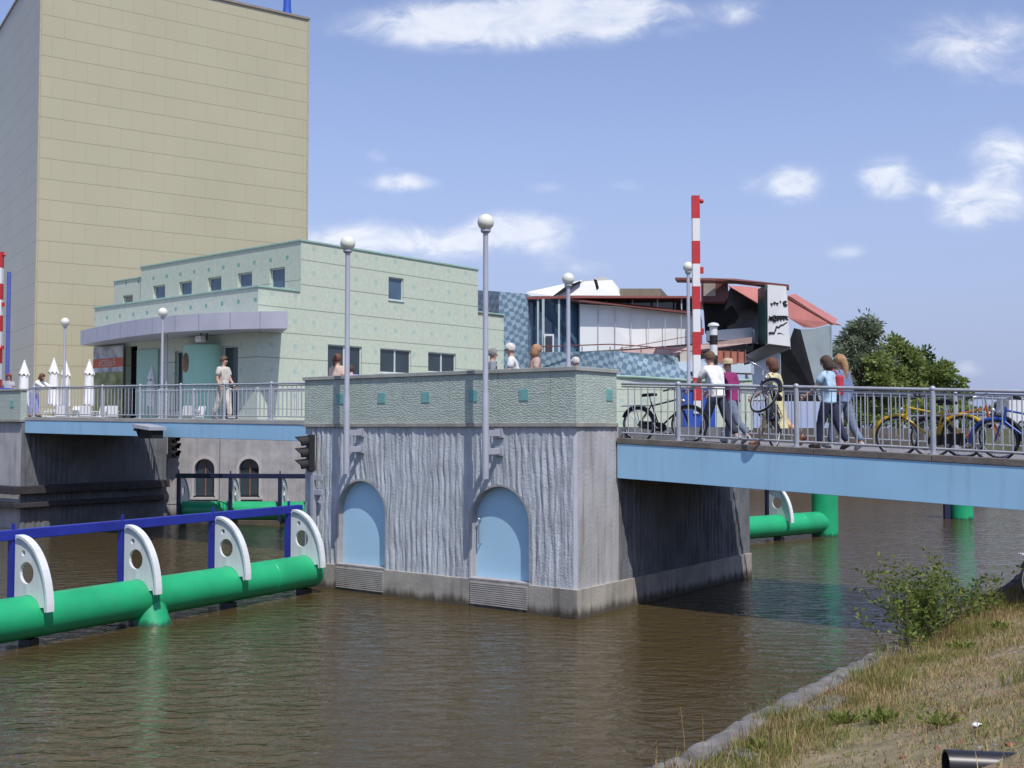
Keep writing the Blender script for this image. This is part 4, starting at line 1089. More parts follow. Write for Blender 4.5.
    pr('corrugated_wall', [(800.5, 329.5, 64.2), (815, 328.6, 64.5), (831.8, 324.6, 65.6), (833.5, 400, 65.6), (819, 400, 64.5)], (1, 4, 0), cor)
    for k in range(11):
        x = 803 + k*2.75; y0 = 329.4 - max(0, x-815)*.24; Yk = 64.2 + (x-800)/32*1.35
        x0 = max(x, 801 + 0)
        yb = min(398, 331 + (x-800.5)*3.8)
        pr('corrugation', [(x, yb, Yk-.05), (x, y0+.6, Yk-.05), (x+.9, y0+.5, Yk-.02), (x+.9, yb+2, Yk-.02)], (0, .06, 0), cor)
    pr('gap_shade', [(772, 400, 63.5), (772, 352, 63), (788, 345, 63), (794, 328, 63.4), (800.5, 329.5, 64.1), (819, 400, 64.4)], (1, 3, 0), drk)  # near-black solid fills an open gap, its deep shade put into the colour
    pr('prow', [(745, 355.5, 59), (766, 344.5, 59.6), (791, 346.8, 60), (776, 353, 61.5), (757, 362, 60.5)], (.4, 2, 0), gry)
    pr('base_wall', [(745, 400, 60), (745, 357, 60), (778, 352, 61.5), (778, 400, 61.5)], (1, 3, 0), lbl)
    # strokes of the sign
    r5 = random.Random(12); SY = lambda x: 59.0 + (x-767.8)/18.4*.8 - .05
    def done(st): st.build('ink_stroke', M['black'], b)
    def blob(st, x, y, w, h):
        n = 7; st.prism([P(x + w*math.cos(2*math.pi*k/n)*r5.uniform(.6, 1.15), y - h*math.sin(2*math.pi*k/n)*r5.uniform(.6, 1.15), SY(x)) - L0 for k in range(n)], (0, .03, 0))
    def line(pts, w):
        st = MB(); st.tube([P(x, y, SY(x)) - L0 for x, y in pts], w*.055, 5); done(st)
    st = MB()
    for x, y, w, h in ((771.5, 304, 2.6, 1.4), (774.5, 303, 2.4, 1.6), (777, 303.6, 2, 1.4), (780.5, 301.8, 1.2, 1.1), (783, 303, .9, .8)): blob(st, x, y, w, h)
    done(st)
    arc = lambda cx, cy, rx, ry, a0, a1, n=9: [(cx + rx*math.cos(R(a0 + (a1-a0)*k/n)), cy - ry*math.sin(R(a0 + (a1-a0)*k/n))) for k in range(n+1)]
    line(arc(785.3, 303.6, 1.7, 1.9, 60, 320), 1.2)
    line([(769.2, 320.4), (769.4, 316.6), (771.2, 320.4), (771.6, 316.6)], 1)
    line(arc(774.6, 318.4, 1.9, 2.3, 0, 360), 1.2)
    for x in (778, 780.8, 783.6): line([(x, 320.6), (x, 316), (x+1.9, 316.4), (x+1.7, 318.2), (x+.2, 318.3)], 1.1)
    line([(786, 320.4), (786, 315.8), (787.6, 316.6), (786.3, 318), (787.8, 320.4)], 1.0)
    line([(769, 333), (772, 332.6), (774, 333.4), (775.5, 330), (776.5, 326.5), (778.5, 327.5), (780.5, 325.5), (783, 325), (785, 323.4), (787, 322.4)], .9)
    line([(777.5, 333.6), (780, 333.2), (782.5, 334.4), (785, 334.8), (787.5, 333.8)], .7)
    return b
make_pavilion()
# mint terrace wall behind the footbridge
t = empty('terrace_wall', (0, 0, 0), 0, 'low mint terrace wall behind the black bicycle and blue cabinet', 'wall')
mb = MB(); a, c = P(608, 376, 52), P(752, 380, 54.5)
mb.prism([(a.x, a.y, 3.4), (c.x, c.y, 3.4), (c.x, c.y, c.z), (P(700, 381.5, 53.6).x, 53.6, P(700, 381.5, 53.6).z), (P(637, 377.5, 52.5).x, 52.5, P(637, 377.5, 52.5).z), (a.x, a.y, a.z)], (.3, 1.2, 0))
mb.build('wall', mint, t, recalc=True)
mb = MB(); mb.tube([a, P(637, 377, 52.4), P(700, 381, 53.5), c], .06, 6); mb.build('coping', M['edge_green'], t)
# black and white signal post
p = P(714, 400, 46)
t = empty('signal_post', (p.x, p.y, 3.5), 0, 'black and white banded post behind the man in white shirt', 'post')
H = P(714, 327, 46).z - 3.5
mb = MB(); mb.tube([(0, 0, 0), (0, 0, H)], .16, 14); po = mb.build('post', M['white_paint'], t, smooth=50)
for z in (H-.75, H-1.6, H-2.6): 
    mb = MB(); mb.tube([(0, 0, z), (0, 0, z+.4)], .165, 14); mb.build('black_band', M['black'], po, smooth=50)
mb = MB(); mb.lathe([(.16, H), (.24, H+.04), (.22, H+.13), (.08, H+.18)], 16); mb.build('cap', M['white_paint'], po, smooth=50)
# ------------------------------------------------------------------ people
def skinned(name, verts, edges, radii, m, parent, root=0, sub=1):
    me = bpy.data.meshes.new(name); me.from_pydata([tuple(v) for v in verts], edges, [])
    o = bpy.data.objects.new('tmp', me); COL.objects.link(o)
    o.modifiers.new('S', 'SKIN'); sk = me.skin_vertices[0].data
    for i, r in enumerate(radii):
        sk[i].radius = r if isinstance(r, tuple) else (r, r); sk[i].use_root = (i == root)
    s = o.modifiers.new('U', 'SUBSURF'); s.levels = sub; s.render_levels = sub
    bpy.context.view_layer.update()
    ev = o.evaluated_get(bpy.context.evaluated_depsgraph_get())
    n = bpy.data.meshes.new_from_object(ev); bpy.data.objects.remove(o); bpy.data.meshes.remove(me)
    return n
def add_mesh(name, me, m, parent):
    for v in me.vertices:
        q = v.co; f = .011*mnoise.noise((q.x*8, q.y*8, q.z*4.5)) + .008*mnoise.noise((q.x*17 + q.z*6, q.y*17, q.z*9 - q.x*5)) + .004
        v.co = q + v.normal*f
    me.name = name; me.materials.clear(); me.materials.append(m); me.polygons.foreach_set('use_smooth', [True]*len(me.polygons))
    o = bpy.data.objects.new(name, me); COL.objects.link(o); o.parent = parent; return o
CL = {}
def cloth(name, c, **k):
    return mat('cloth_' + name, c, .9, .22, 5, .9, 9)
def person(loc, rz, h, label, top='white', bottom='denim', hair='brown', lean=0, legs=((12, 10), (-14, 12)), arms=((10, 25, 8), (-12, 20, 8)),
           sleeve='short', style='short', garment='trousers', shoe='dark', tops=(.75, .75, .73), bots=(.05, .06, .12), hairc=(.10, .06, .035), look=0, group=None, bag=None, shoes=(.03, .025, .02), fem=False):
    k = h / 1.75
    t = empty('person', loc, rz, label, 'person', group)
    ln = R(lean); up = Vector((0, math.sin(ln), math.cos(ln))); fwd = Vector((0, math.cos(ln), -math.sin(ln)))
    def leg(sx, sw, kn):
        hip = Vector((sx*.095, 0, -.03)); a = R(sw); b = R(sw - kn)
        knee = hip + Vector((0, math.sin(a), -math.cos(a)))*.44; ank = knee + Vector((0, math.sin(b), -math.cos(b)))*.42
        f = R(min(35, max(-75, sw - kn))); toe = ank + Vector((sx*.02, math.cos(f)*.15, math.sin(f)*.15 - .05))
        return hip, knee, ank, toe
    LG = [leg(-1, *legs[0]), leg(1, *legs[1])]
    low = min(min(g[2].z - .075, g[3].z - .03) for g in LG)
    pel = Vector((0, 0, -low))
    LG = [[p + pel for p in g] for g in LG]
    waist = pel + up*.13; chest = pel + up*.36; neck = pel + up*.53; 
    sh = .165 if fem else .185
    AR = []
    for sx, (sw, el, ab) in zip((-1, 1), arms):
        s = pel + up*.475 + Vector((sx*sh, 0, 0)); a = R(sw) ; c = R(ab)
        e = s + Vector((sx*math.sin(c), math.sin(a)*math.cos(c), -math.cos(a)*math.cos(c)))*.285
        b2 = R(sw + el); w = e + Vector((sx*math.sin(c)*.3, math.sin(b2), -math.cos(b2)))*.245
        AR.append((s, e, w, (w - e).normalized()))
    hd = neck + (up*.6 + Vector((0, 0, 1))*.4).normalized()*.17 + fwd*.03
    V = [pel, waist, chest, neck, neck + (hd-neck)*.45, hd + Vector((0, 0, -.02)), hd + Vector((0, 0, .075))]
    E = [(0, 1), (1, 2), (2, 3), (3, 4), (4, 5), (5, 6)]
    RR = [(.14, .11), (.105, .085), (.125, .09), (.065, .06), (.058, .06), (.085, .098), (.07, .082)]
    for g in LG:
        i = len(V); V += g; E += [(0, i), (i, i+1), (i+1, i+2), (i+2, i+3)]; RR += [.095, .062, .045, .035]
    for s, e, w, d in AR:
        i = len(V); V += [s, e, w, w + d*.07]; E += [(2, i), (i, i+1), (i+1, i+2), (i+2, i+3)]; RR += [.065, .046, .034, (.036, .024)]
    body = skinned('body', [v*k for v in V], E, [tuple(a*k for a in r) if isinstance(r, tuple) else r*k for r in RR], None, None)
    # hands with separate fingers, ears and nose are added to the same mesh
    x = MB(); x.v = [tuple(v.co) for v in body.vertices]; x.f = [tuple(p.vertices) for p in body.polygons]
    for (s, e, w, d), sx in zip(AR, (-1, 1)):
        pal = w + d*.08; side = Vector((0, 1, 0)) - d*d.y; side = side.normalized() if side.length > .1 else Vector((0, 0, 1)); nrm = d.cross(side).normalized()*sx
        for q, (off, ln_) in enumerate(((-.03, .058), (-.01, .072), (.01, .078), (.03, .068))):
            b0 = pal + side*off; x.tube([(b0)*k, (b0 + d*ln_*.5)*k, (b0 + d*ln_*.9 - nrm*.018)*k], [.0095*k, .009*k, .007*k], 6)
        b0 = w + d*.035 + side*.03; x.tube([b0*k, (b0 + side*.03 + d*.025)*k, (b0 + side*.035 + d*.06)*k], [.012*k, .011*k, .008*k], 6)
    rot = Matrix.Rotation(R(look), 3, 'Z')
    hf = rot @ Vector((0, 1, 0)); hx = rot @ Vector((1, 0, 0)); c = hd*k
    x.ball(c + hf*.098*k + Vector((0, 0, -.01*k)), .014*k, .022*k, .022*k, n=8, m=6, rot=rot)
    for sg in (-1, 1): x.ball(c + hx*sg*.083*k, .012*k, .022*k, .034*k, n=8, m=6, rot=rot)
    o = x.build('body', M['skin'], t, smooth=180)
    ey = MB()
    for sg in (-1, 1): ey.ball(c + hf*.086*k + hx*sg*.034*k + Vector((0, 0, .018*k)), .013*k, .010*k, .009*k, n=8, m=6, rot=rot)
    ey.build('eyes', mat('eyes', (.03, .025, .02), .3), o)
    ey = MB(); ey.ball(c + hf*.090*k + Vector((0, 0, -.055*k)), .024*k, .008*k, .007*k, n=8, m=5, rot=rot); ey.build('mouth', mat('lips', (.36, .13, .11), .5), o)
    # hair: cap, plus length behind
    hm = mat('hair_' + hair, hairc, .75, .3, 30, .4, 90); hb = MB()
    cen = c + Vector((0, 0, .035*k)) - hf*.012*k; n, m2 = 30, 18; b0 = len(hb.v)
    for j in range(m2+1):
        th = math.pi * .64 * j / m2
        for q in range(n):
            ph = 2*math.pi*q/n; fr_ = max(0, math.cos(ph - math.pi/2))
            th2 = th * (1 - .42*fr_) * (1.12 if style != 'short' else 1)
            wob = 1.02 + .07*mnoise.noise((math.cos(ph)*3, math.sin(ph)*3, j*.35 + h*7)) + .05*mnoise.noise((math.cos(ph)*11, math.sin(ph)*11, j*.5 + h*3))
            p = Vector((.103*math.sin(th2)*math.cos(ph), .118*math.sin(th2)*math.sin(ph), .118*math.cos(th2)))*k*wob
            hb.v.append(tuple(cen + rot @ p))
    for j in range(m2):
        for q in range(n): hb.face((b0+j*n+q, b0+(j+1)*n+q, b0+(j+1)*n+(q+1) % n, b0+j*n+(q+1) % n))
    if style == 'long': hb.tube([cen - hf*.06*k, cen - hf*.105*k + Vector((0, 0, -.12*k)), cen - hf*.10*k - up*.28*k, cen - hf*.09*k - up*.42*k], [.075*k, .068*k, .055*k, .022*k], 10)
    if style == 'bob': hb.tube([cen - hf*.03*k, cen - hf*.05*k + Vector((0, 0, -.10*k)), cen - hf*.05*k - up*.17*k], [.10*k, .105*k, .07*k], 12)
    if style == 'tail': hb.tube([cen - hf*.10*k, cen - hf*.17*k + Vector((0, 0, -.02*k)), cen - hf*.16*k - up*.20*k], [.035*k, .045*k, .02*k], 8)
    if style == 'hat':
        hb = MB(); hb.lathe([(.20*k, -.01), (.20*k, 0), (.11*k, .012), (.112*k, .05*k), (.095*k, .10*k), (.04*k, .115*k)], 18, c=cen + Vector((0, 0, .02*k)))
    hb.build('hair' if style != 'hat' else 'sun_hat', hm, t, smooth=70)
    # top
    tm = cloth(top, tops)
    V2 = [waist - up*.23, waist, chest, neck - up*.05]; E2 = [(0, 1), (1, 2), (2, 3)]; R2 = [(.195, .165), (.165, .138), (.180, .155), (.105, .095)]
    for s, e, w, d in AR:
        i = len(V2); f = .55 if sleeve == 'short' else .94
        if sleeve == 'short': V2 += [s, s + (e-s)*.72]; E2 += [(2, i), (i, i+1)]; R2 += [.088, .074]
        else: V2 += [s, e, e + (w-e)*.93]; E2 += [(2, i), (i, i+1), (i+1, i+2)]; R2 += [.085, .064, .052]
    add_mesh('shirt' if garment != 'dress' else 'dress_top', skinned('shirt', [v*k for v in V2], E2, [tuple(a*k for a in r) if isinstance(r, tuple) else r*k for r in R2], None, None, root=1, sub=2), tm, t)
    # bottom
    if garment == 'dress':
        mb = MB(); n = 20; mid = (LG[0][1] + LG[1][1]) / 2
        rings = [(waist + up*.02, .155, .13), (pel, .185, .165), ((pel*.5 + mid*.5), .215, .21), (mid + Vector((0, -.02, -.10)), .235, .26)]
        for j, (cc, rx, ry) in enumerate(rings):
            for q in range(n):
                a = 2*math.pi*q/n; rp = 1 + .05*math.sin(a*6)*j/3
                mb.v.append(tuple((cc + Vector((rx*rp*math.cos(a), ry*rp*math.sin(a), 0)))*k))
        for j in range(3):
            for q in range(n): mb.face((j*n+q, j*n+(q+1) % n, (j+1)*n+(q+1) % n, (j+1)*n+q))
        mb.build('skirt', tm, t, smooth=80)
    else:
        bmn = cloth(bottom, bots); V3 = [waist - up*.05, pel]; E3 = [(0, 1)]; R3 = [(.148, .122), (.165, .14)]
        for g in LG:
            i = len(V3)
            if garment == 'shorts': V3 += [g[0], g[1] + Vector((0, 0, .05))]; E3 += [(1, i), (i, i+1)]; R3 += [.112, .095]
            else: V3 += [g[0], g[1], g[2] + Vector((0, 0, .02))]; E3 += [(1, i), (i, i+1), (i+1, i+2)]; R3 += [.112, .082, .068]
        add_mesh('trousers' if garment != 'shorts' else 'shorts', skinned('trousers', [v*k for v in V3], E3, [tuple(a*k for a in r) if isinstance(r, tuple) else r*k for r in R3], None, None, root=0, sub=2), bmn, t)
    sm = mat('shoe_' + shoe, shoes, .6, .2, 8)
    for g in LG:
        a, b2 = g[2], g[3]; d = (b2 - a); mb = MB()
        mb.tube([(a + Vector((0, -.045, -.025)))*k, (a + d*.35 + Vector((0, 0, -.02)))*k, (a + d*.85)*k, (a + d*1.2)*k], [.045*k, .05*k, .046*k, .022*k], 10)
        mb.build('shoe', sm, t, smooth=70)
    if bag:
        mb = MB(); s = pel + up*.33 + Vector((bag[0]*.17, -.15, 0)); 
        mb.box(-.085*k, .085*k, -.06*k, .06*k, -.24*k, .14*k, xf=lambda p: s*k + p)
        bo = mb.build('bag', mat('bag_' + bag[1], bag[2], .7, .2, 5), t, bevel=.04)
        mb = MB(); mb.tube([(s + Vector((0, .05, .18)))*k, (s + Vector((0, .13, .26)))*k, (s + Vector((0, .28, .16)))*k], .014, 6); mb.build('strap', MATS['bag_' + bag[1]], bo)
    return t

def rzto(dx, dy): return math.atan2(-dx, dy)
LEFT = rzto(-.8, .6)
def on_bridge(px, s):
    """footbridge deck point seen at column px, s metres behind the pier front line"""
    u = (px - 512) / F; bx, by = PO.x + .6*s, PO.y + .8*s
    x = (u*by - bx) / (.8 + u*.6)
    p = W(-x, s); return Vector((p.x, p.y, zr(x) - .02))
person(on_bridge(717, 2.7), LEFT - .25, 1.80, 'person in loose white t-shirt and dark trousers leaning forward while walking on the footbridge', 'white', 'navy', 'brown', 14,
       ((24, 8), (-20, 16)), ((35, 20, 8), (28, 24, 8)), hairc=(.12, .07, .04), bots=(.03, .035, .06), shoe='pale', shoes=(.4, .4, .4))
person(on_bridge(733, 3.3), LEFT - .2, 1.68, 'person in purple top and pale sun hat walking beside the white t-shirt', 'purple', 'denim', 'straw', 10,
       ((-22, 18), (20, 6)), ((30, 25, 8), (25, 30, 8)), style='hat', hairc=(.50, .40, .26), tops=(.24, .02, .12), bots=(.16, .20, .28), shoe='pale', shoes=(.4, .38, .36), fem=True)
person(on_bridge(775, 2.55), LEFT - .1, 1.70, 'person in pale yellow dress stepping left behind the upended bicycle', 'yellow', 'none', 'auburn', 4,
       ((26, 6), (-26, 30)), ((18, 40, 10), (-12, 25, 10)), style='bob', hairc=(.14, .055, .03), tops=(.62, .57, .33), garment='dress', shoe='brown', shoes=(.30, .12, .05), fem=True)
person(on_bridge(829, 2.45), LEFT - .15, 1.66, 'person in pale blue top and dark trousers with a red bag on the footbridge', 'paleblue', 'darkblue', 'darkbrown', 3,
       ((16, 6), (-16, 12)), ((28, 25, 10), (-10, 20, 8)), style='bob', hairc=(.07, .04, .03), tops=(.42, .58, .72), bots=(.02, .025, .06), bag=(1, 'red', (.50, .04, .06)), fem=True)
person(on_bridge(843, 2.85), LEFT - .25, 1.70, 'person with long fair hair in a blue denim outfit, rightmost walker on the footbridge', 'denimtop', 'denim', 'fair', 3,
       ((18, 6), (-15, 14)), ((14, 18, 8), (-12, 20, 8)), style='long', sleeve='long', hairc=(.36, .21, .10), tops=(.16, .21, .36), bots=(.17, .22, .36), fem=True, shoe='pale', shoes=(.4, .4, .4))
# on the drawbridge
def on_draw(px, s):
    u = (px - 512) / F; bx, by = PO.x + .6*s, PO.y + .8*s
    x = (u*by - bx) / (.8 + u*.6); p = W(-x, s); return Vector((p.x, p.y, zl(x)))
person(on_draw(223, 4.1), rzto(.8, -.35), 1.84, 'person in open cream shirt and pale trousers strolling over the drawbridge', 'cream', 'cream', 'brown', 0,
       ((14, 6), (-12, 10)), ((12, 25, 8), (-8, 35, 8)), hairc=(.16, .08, .05), tops=(.62, .58, .50), bots=(.58, .54, .48), shoe='pale', shoes=(.5, .48, .45))
person(on_draw(34, 5.6), rzto(.85, -.3), 1.72, 'person in white top and lilac trousers bending by the drawbridge railing, at far left', 'white', 'lilac', 'auburn', 34,
       ((6, 2), (-4, 4)), ((55, 20, 10), (60, 10, 10)), sleeve='long', hairc=(.20, .06, .04), bots=(.33, .33, .62), fem=True, style='bob')
p = P(8.5, 400, 41.2); person((p.x, p.y, 3.85), rzto(.3, -1), 1.62, 'person with red-brown hair whose head tops the mint parapet at far left', 'greytop', 'denim', 'auburn2', 0, hairc=(.22, .05, .03), tops=(.4, .4, .42), style='bob', fem=True)
# behind the parapet of the front pier
def on_pier(px, Y): p = P(px, 400, Y); return (p.x, p.y, 3.5)
person(on_pier(337, 24.75), rzto(.4, .9), 1.60, 'person with auburn ponytail and pinkish top, leftmost behind the parapet', 'blush', 'denim', 'auburn', 0, style='tail', hairc=(.20, .07, .04), tops=(.60, .45, .38), fem=True, legs=((2, 2), (-2, 2)))
person(on_pier(355, 25.2), rzto(-.5, .9), 1.48, 'person in lilac shirt bent low behind the parapet beside the left globe lamp', 'lilac', 'denim', 'darkbrown', 32, hairc=(.07, .04, .03), tops=(.50, .40, .64), legs=((4, 6), (-2, 4)))
person(on_pier(492, 23.6), rzto(1, .2), 1.63, 'person with short grey hair just right of the tallest globe lamp', 'slate', 'denim', 'grey', 0, hairc=(.22, .21, .20), tops=(.25, .27, .30), legs=((8, 6), (-6, 4)))
person(on_pier(516, 22.6), rzto(-1, .1), 1.68, 'person with white hair and white shirt behind the parapet', 'white', 'denim', 'white', 10, hairc=(.62, .60, .56), legs=((8, 6), (-6, 4)))
person(on_pier(533, 23.0), rzto(1, .25), 1.68, 'person with sandy hair next to the white-haired one behind the parapet', 'rose', 'denim', 'sandy', 6, style='bob', hairc=(.40, .22, .12), tops=(.5, .35, .30), fem=True, legs=((8, 6), (-6, 4)))
person(on_pier(578, 24.2), rzto(-1, .3), 1.50, 'person whose pale hair barely shows over the parapet corner', 'navy2', 'denim', 'palegrey', 4, hairc=(.55, .53, .48), tops=(.05, .06, .12), legs=((2, 2), (-2, 2)))

# ------------------------------------------------------------------ bicycles (local x forwards, wheels at x = +-.53)
def wheel_parts(parent, cx, cz, steer=0, pivot=.42, dark=False):
    mtx = Matrix.Translation((pivot, 0, 0)) @ Matrix.Rotation(steer, 4, 'Z') @ Matrix.Translation((-pivot, 0, 0)) if steer else Matrix.Identity(4)
    sp = MB(); sp.tube([(cx, -.05, cz), (cx, .05, cz)], .022, 8)
    for k in range(16):
        a = 2*math.pi*k/16; sg = .03 if k % 2 else -.03
        sp.tube([(cx, sg, cz), (cx + .305*math.cos(a), 0, cz + .305*math.sin(a))], .0022, 4, caps=False)
    ti = MB(); ti.torus((cx, 0, cz), .325, .021, n=36, m=8)
    ri = MB(); ri.torus((cx, 0, cz), .303, .011, n=36, m=6, wr=1.4)
    def tr(mb): mb.v = [tuple(mtx @ Vector(v)) for v in mb.v]; return mb
    w = tr(sp).build('wheel', M['chrome'], parent, smooth=50); tr(ti).build('tyre', M['rubber'], w, smooth=60); tr(ri).build('rim', M['galv'], w, smooth=60)
    return mtx
def bicycle(loc, rz, label, frame, guard, roll=0, pitch=0, steer=0, rack=True, basket=False):
    t = empty('bicycle', loc, rz, label, 'bicycle', 'bicycles parked at the footbridge railing')
    if roll or pitch:
        t.rotation_euler = (Matrix.Rotation(rz, 3, 'Z') @ Matrix.Rotation(roll, 3, 'X') @ Matrix.Rotation(-pitch, 3, 'Y')).to_euler()
    cz = .346
    wheel_parts(t, -.53, cz); mt = wheel_parts(t, .53, cz, steer)
    bb = Vector((-.08, 0, .29)); st = Vector((-.24, 0, .80)); hd = Vector((.36, 0, .84)); hb_ = Vector((.40, 0, .68))
    mb = MB(); 
    for a, b_, r in ((bb, st, .016), (st + Vector((.03, 0, -.08)), hd, .016), (bb, hb_, .018), (hb_ - Vector((.02, 0, .06)), hd + Vector((-.02, 0, .05)), .02)): mb.tube([a, b_], r, 8)
    for s in (-.045, .045): mb.tube([bb + Vector((0, s*.6, 0)), (-.53, s, cz)], .010, 6); mb.tube([st + Vector((.02, s*.3, -.06)), (-.53, s, cz)], .009, 6)
    mb.build('frame', frame, t, smooth=50)
    fk = MB()
    for s in (-.05, .05): fk.tube([(.40, s, .70), (.46, s, .55), (.53, s, cz)], .012, 6)
    fk.tube([(.40, -.05, .70), (.40, .05, .70)], .014, 6); fk.v = [tuple(mt @ Vector(v)) for v in fk.v]; fk.build('fork', frame, t, smooth=50)
    h = MB(); h.tube([(.345, 0, .88), (.32, 0, 1.02)], .014, 8); h.tube([(.16, -.29, 1.03), (.26, -.25, 1.05), (.33, -.10, 1.03), (.33, .10, 1.03), (.26, .25, 1.05), (.16, .29, 1.03)], .011, 8)
    h.v = [tuple(mt @ Vector(v)) for v in h.v]; hb = h.build('handlebar', M['chrome'], t, smooth=60)
    for s in (-1, 1):
        g = MB(); g.tube([(.24, s*.26, 1.047), (.13, s*.30, 1.025)], .017, 8); g.v = [tuple(mt @ Vector(v)) for v in g.v]; g.build('grip', M['black'], hb, smooth=50)
    la = MB(); la.ball((.44, 0, .80), .045, .04, .045, n=10, m=8); la.v = [tuple(mt @ Vector(v)) for v in la.v]; la.build('headlight', M['chrome'], t, smooth=60)
    s = MB(); s.prism([(-.40, -.085, .94), (-.36, -.09, .97), (-.20, -.05, .965), (-.10, -.02, .955), (-.10, .02, .955), (-.20, .05, .965), (-.36, .09, .97), (-.40, .085, .94)], (0, 0, -.05))
    sa = s.build('saddle', M['black'], t, bevel=.012, recalc=True); s = MB(); s.tube([st, (-.262, 0, .93)], .013, 8); s.build('seat_post', M['chrome'], sa)
    for cx, a0, a1, tr in ((-.53, -R(75), R(115), None), (.53, -R(30), R(95), mt)):
        g = MB(); g.torus((cx, 0, cz), .365, .028, n=20, m=6, a0=a0 if cx > 0 else -R(65), a1=a1 if cx > 0 else R(110), wr=1.0)
        if tr: g.v = [tuple(tr @ Vector(v)) for v in g.v]
        g.build('mudguard', guard, t, smooth=60)
    c = MB(); c.prism([(-.56, .07, .42), (-.06, .07, .38), (.02, .07, .33), (.02, .07, .25), (-.06, .07, .20), (-.56, .07, .28)], (0, .025, 0)); c.build('chain_guard', M['black'], t)
    for sg in (-1, 1):
        c = MB(); c.tube([(-.08, sg*.03, .29), (-.08, sg*.11, .29), (-.08 + sg*.10, sg*.12, .29 - sg*.13)], .010, 6); cr = c.build('crank', M['chrome'], t)
        c = MB(); c.box(-.12 + sg*.10, -.04 + sg*.10, min(sg*.12, sg*.21), max(sg*.12, sg*.21), .15 if sg > 0 else .41, .17 if sg > 0 else .43); c.build('pedal', M['black'], cr)
    if rack:
        c = MB(); [c.tube([(-.26, y, .72), (-.88, y, .72)], .008, 6) for y in (-.06, 0, .06)]; [c.tube([(x, -.06, .72), (x, .06, .72)], .008, 6) for x in (-.30, -.55, -.86)]
        [c.tube([(-.62, y, .72), (-.53, y, cz)], .007, 6) for y in (-.06, .06)]; c.build('luggage_rack', M['chrome'], t)
    return t
blk = mat('bike_black', (.015, .016, .018), .35, .2, 3); yel = mat('bike_yellow', (.62, .40, .02), .35, .15, 3); blu = mat('bike_blue', (.02, .08, .38), .35, .15, 3); ora = mat('bike_orange', (.48, .14, .03), .4, .15, 3)
RIGHT = ANG
def bike_at(px, s): return on_bridge(px, s)
bicycle(bike_at(664, 1.80), ANG + .05, 'black bicycle leaning inside the railing beside the pier', blk, blk, roll=R(6), steer=.25)
bicycle(bike_at(930, 1.80), ANG + math.pi, 'yellow bicycle with yellow mudguards parked behind the right part of the railing', yel, yel, roll=-R(6), steer=.3)
bicycle(bike_at(1030, 1.80), ANG + math.pi - .1, 'blue bicycle parked at the right frame edge behind the railing', blu, blu, roll=-R(5), steer=.35)
bicycle(bike_at(965, 2.35), ANG + .12, 'orange bicycle parked just behind the yellow one', ora, blk, roll=R(7), steer=-.3)
p = bike_at(774, 2.12); vd = Vector((p.x, p.y)).normalized()
q = math.atan2(-.8, -.6)
b = bicycle((0, 0, 0), 0, 'black bicycle reared up with its front wheel hooked out over the railing', blk, blk, steer=1.1)
pt = R(36); Rm = (Matrix.Rotation(q + .10, 3, 'Z') @ Matrix.Rotation(-pt, 3, 'Y')); b.rotation_euler = Rm.to_euler()
rear = Vector((-.53, 0, .346)); b.location = Vector((p.x, p.y, p.z + .346)) - Rm @ rear
# on the near bank, mostly outside the frame
pb = Vector((8.44, 16.6)); dd = (pb - K0)
bicycle((pb.x, pb.y, bank_z(dd.dot(KC), dd.dot(KN)) - .01), R(4), 'dark bicycle on the bank whose tyre enters at the right frame edge', blk, blk, roll=R(5))['group'] = ''

# ------------------------------------------------------------------ parasols and terrace furniture
def parasol(loc, h, label):
    t = empty('parasol', loc, rng.uniform(0, 6), label, 'parasol', 'closed white parasols on the museum terrace')
    mb = MB(); mb.tube([(0, 0, 0), (0, 0, h-.1)], .03, 10); mb.build('pole', M['white_paint'], t, smooth=50)
    mb = MB(); mb.lathe([(.30, 0), (.30, .07), (.06, .12)], 16); mb.build('base', M['concrete'], t, smooth=40)
    def folded(z0, z1, r0, r1, n=32, seed=0):
        b = MB(); rows = 10
        for j in range(rows+1):
            f = j/rows; r = r0 + (r1-r0)*f
            for q in range(n):
                a = 2*math.pi*q/n; rr = r*(1 + .08*(1-f*.6)*math.cos(8*a + seed) + .06*mnoise.noise((q, f*3, seed)))
                b.v.append((rr*math.cos(a + .4*f), rr*math.sin(a + .4*f), z0 + (z1-z0)*f + (.05*math.cos(8*a) if j == 0 else 0)))
        for j in range(rows):
            for q in range(n): b.face((j*n+q, j*n+(q+1) % n, (j+1)*n+(q+1) % n, (j+1)*n+q))
        return b
    folded(.95, h-.62, .21, .17, seed=1).build('canopy', M['white_cloth'], t, smooth=50)
    folded(h-.56, h-.02, .21, .035, seed=2).build('top_cap', M['white_cloth'], t, smooth=50)
    mb = MB(); mb.ball((0, 0, h), .045, n=8, m=6); mb.build('finial', M['white_paint'], t)
for px, py, Y, lab in ((24.5, 361, 45.2, 'closed white parasol, leftmost of the terrace'), (54, 359, 45.0, 'tallest closed white parasol, left of the globe lamp post'),
                       (66, 362, 46.6, 'closed white parasol just right of the globe lamp post'), (89.5, 360.5, 45.6, 'closed white parasol beside the entrance banner'),
                       (152, 367, 47.9, 'closed parasol standing in shade before the mint entrance panel')):
    p = P(px, py, Y); parasol((p.x, p.y, 3.5), p.z - 3.5, lab)
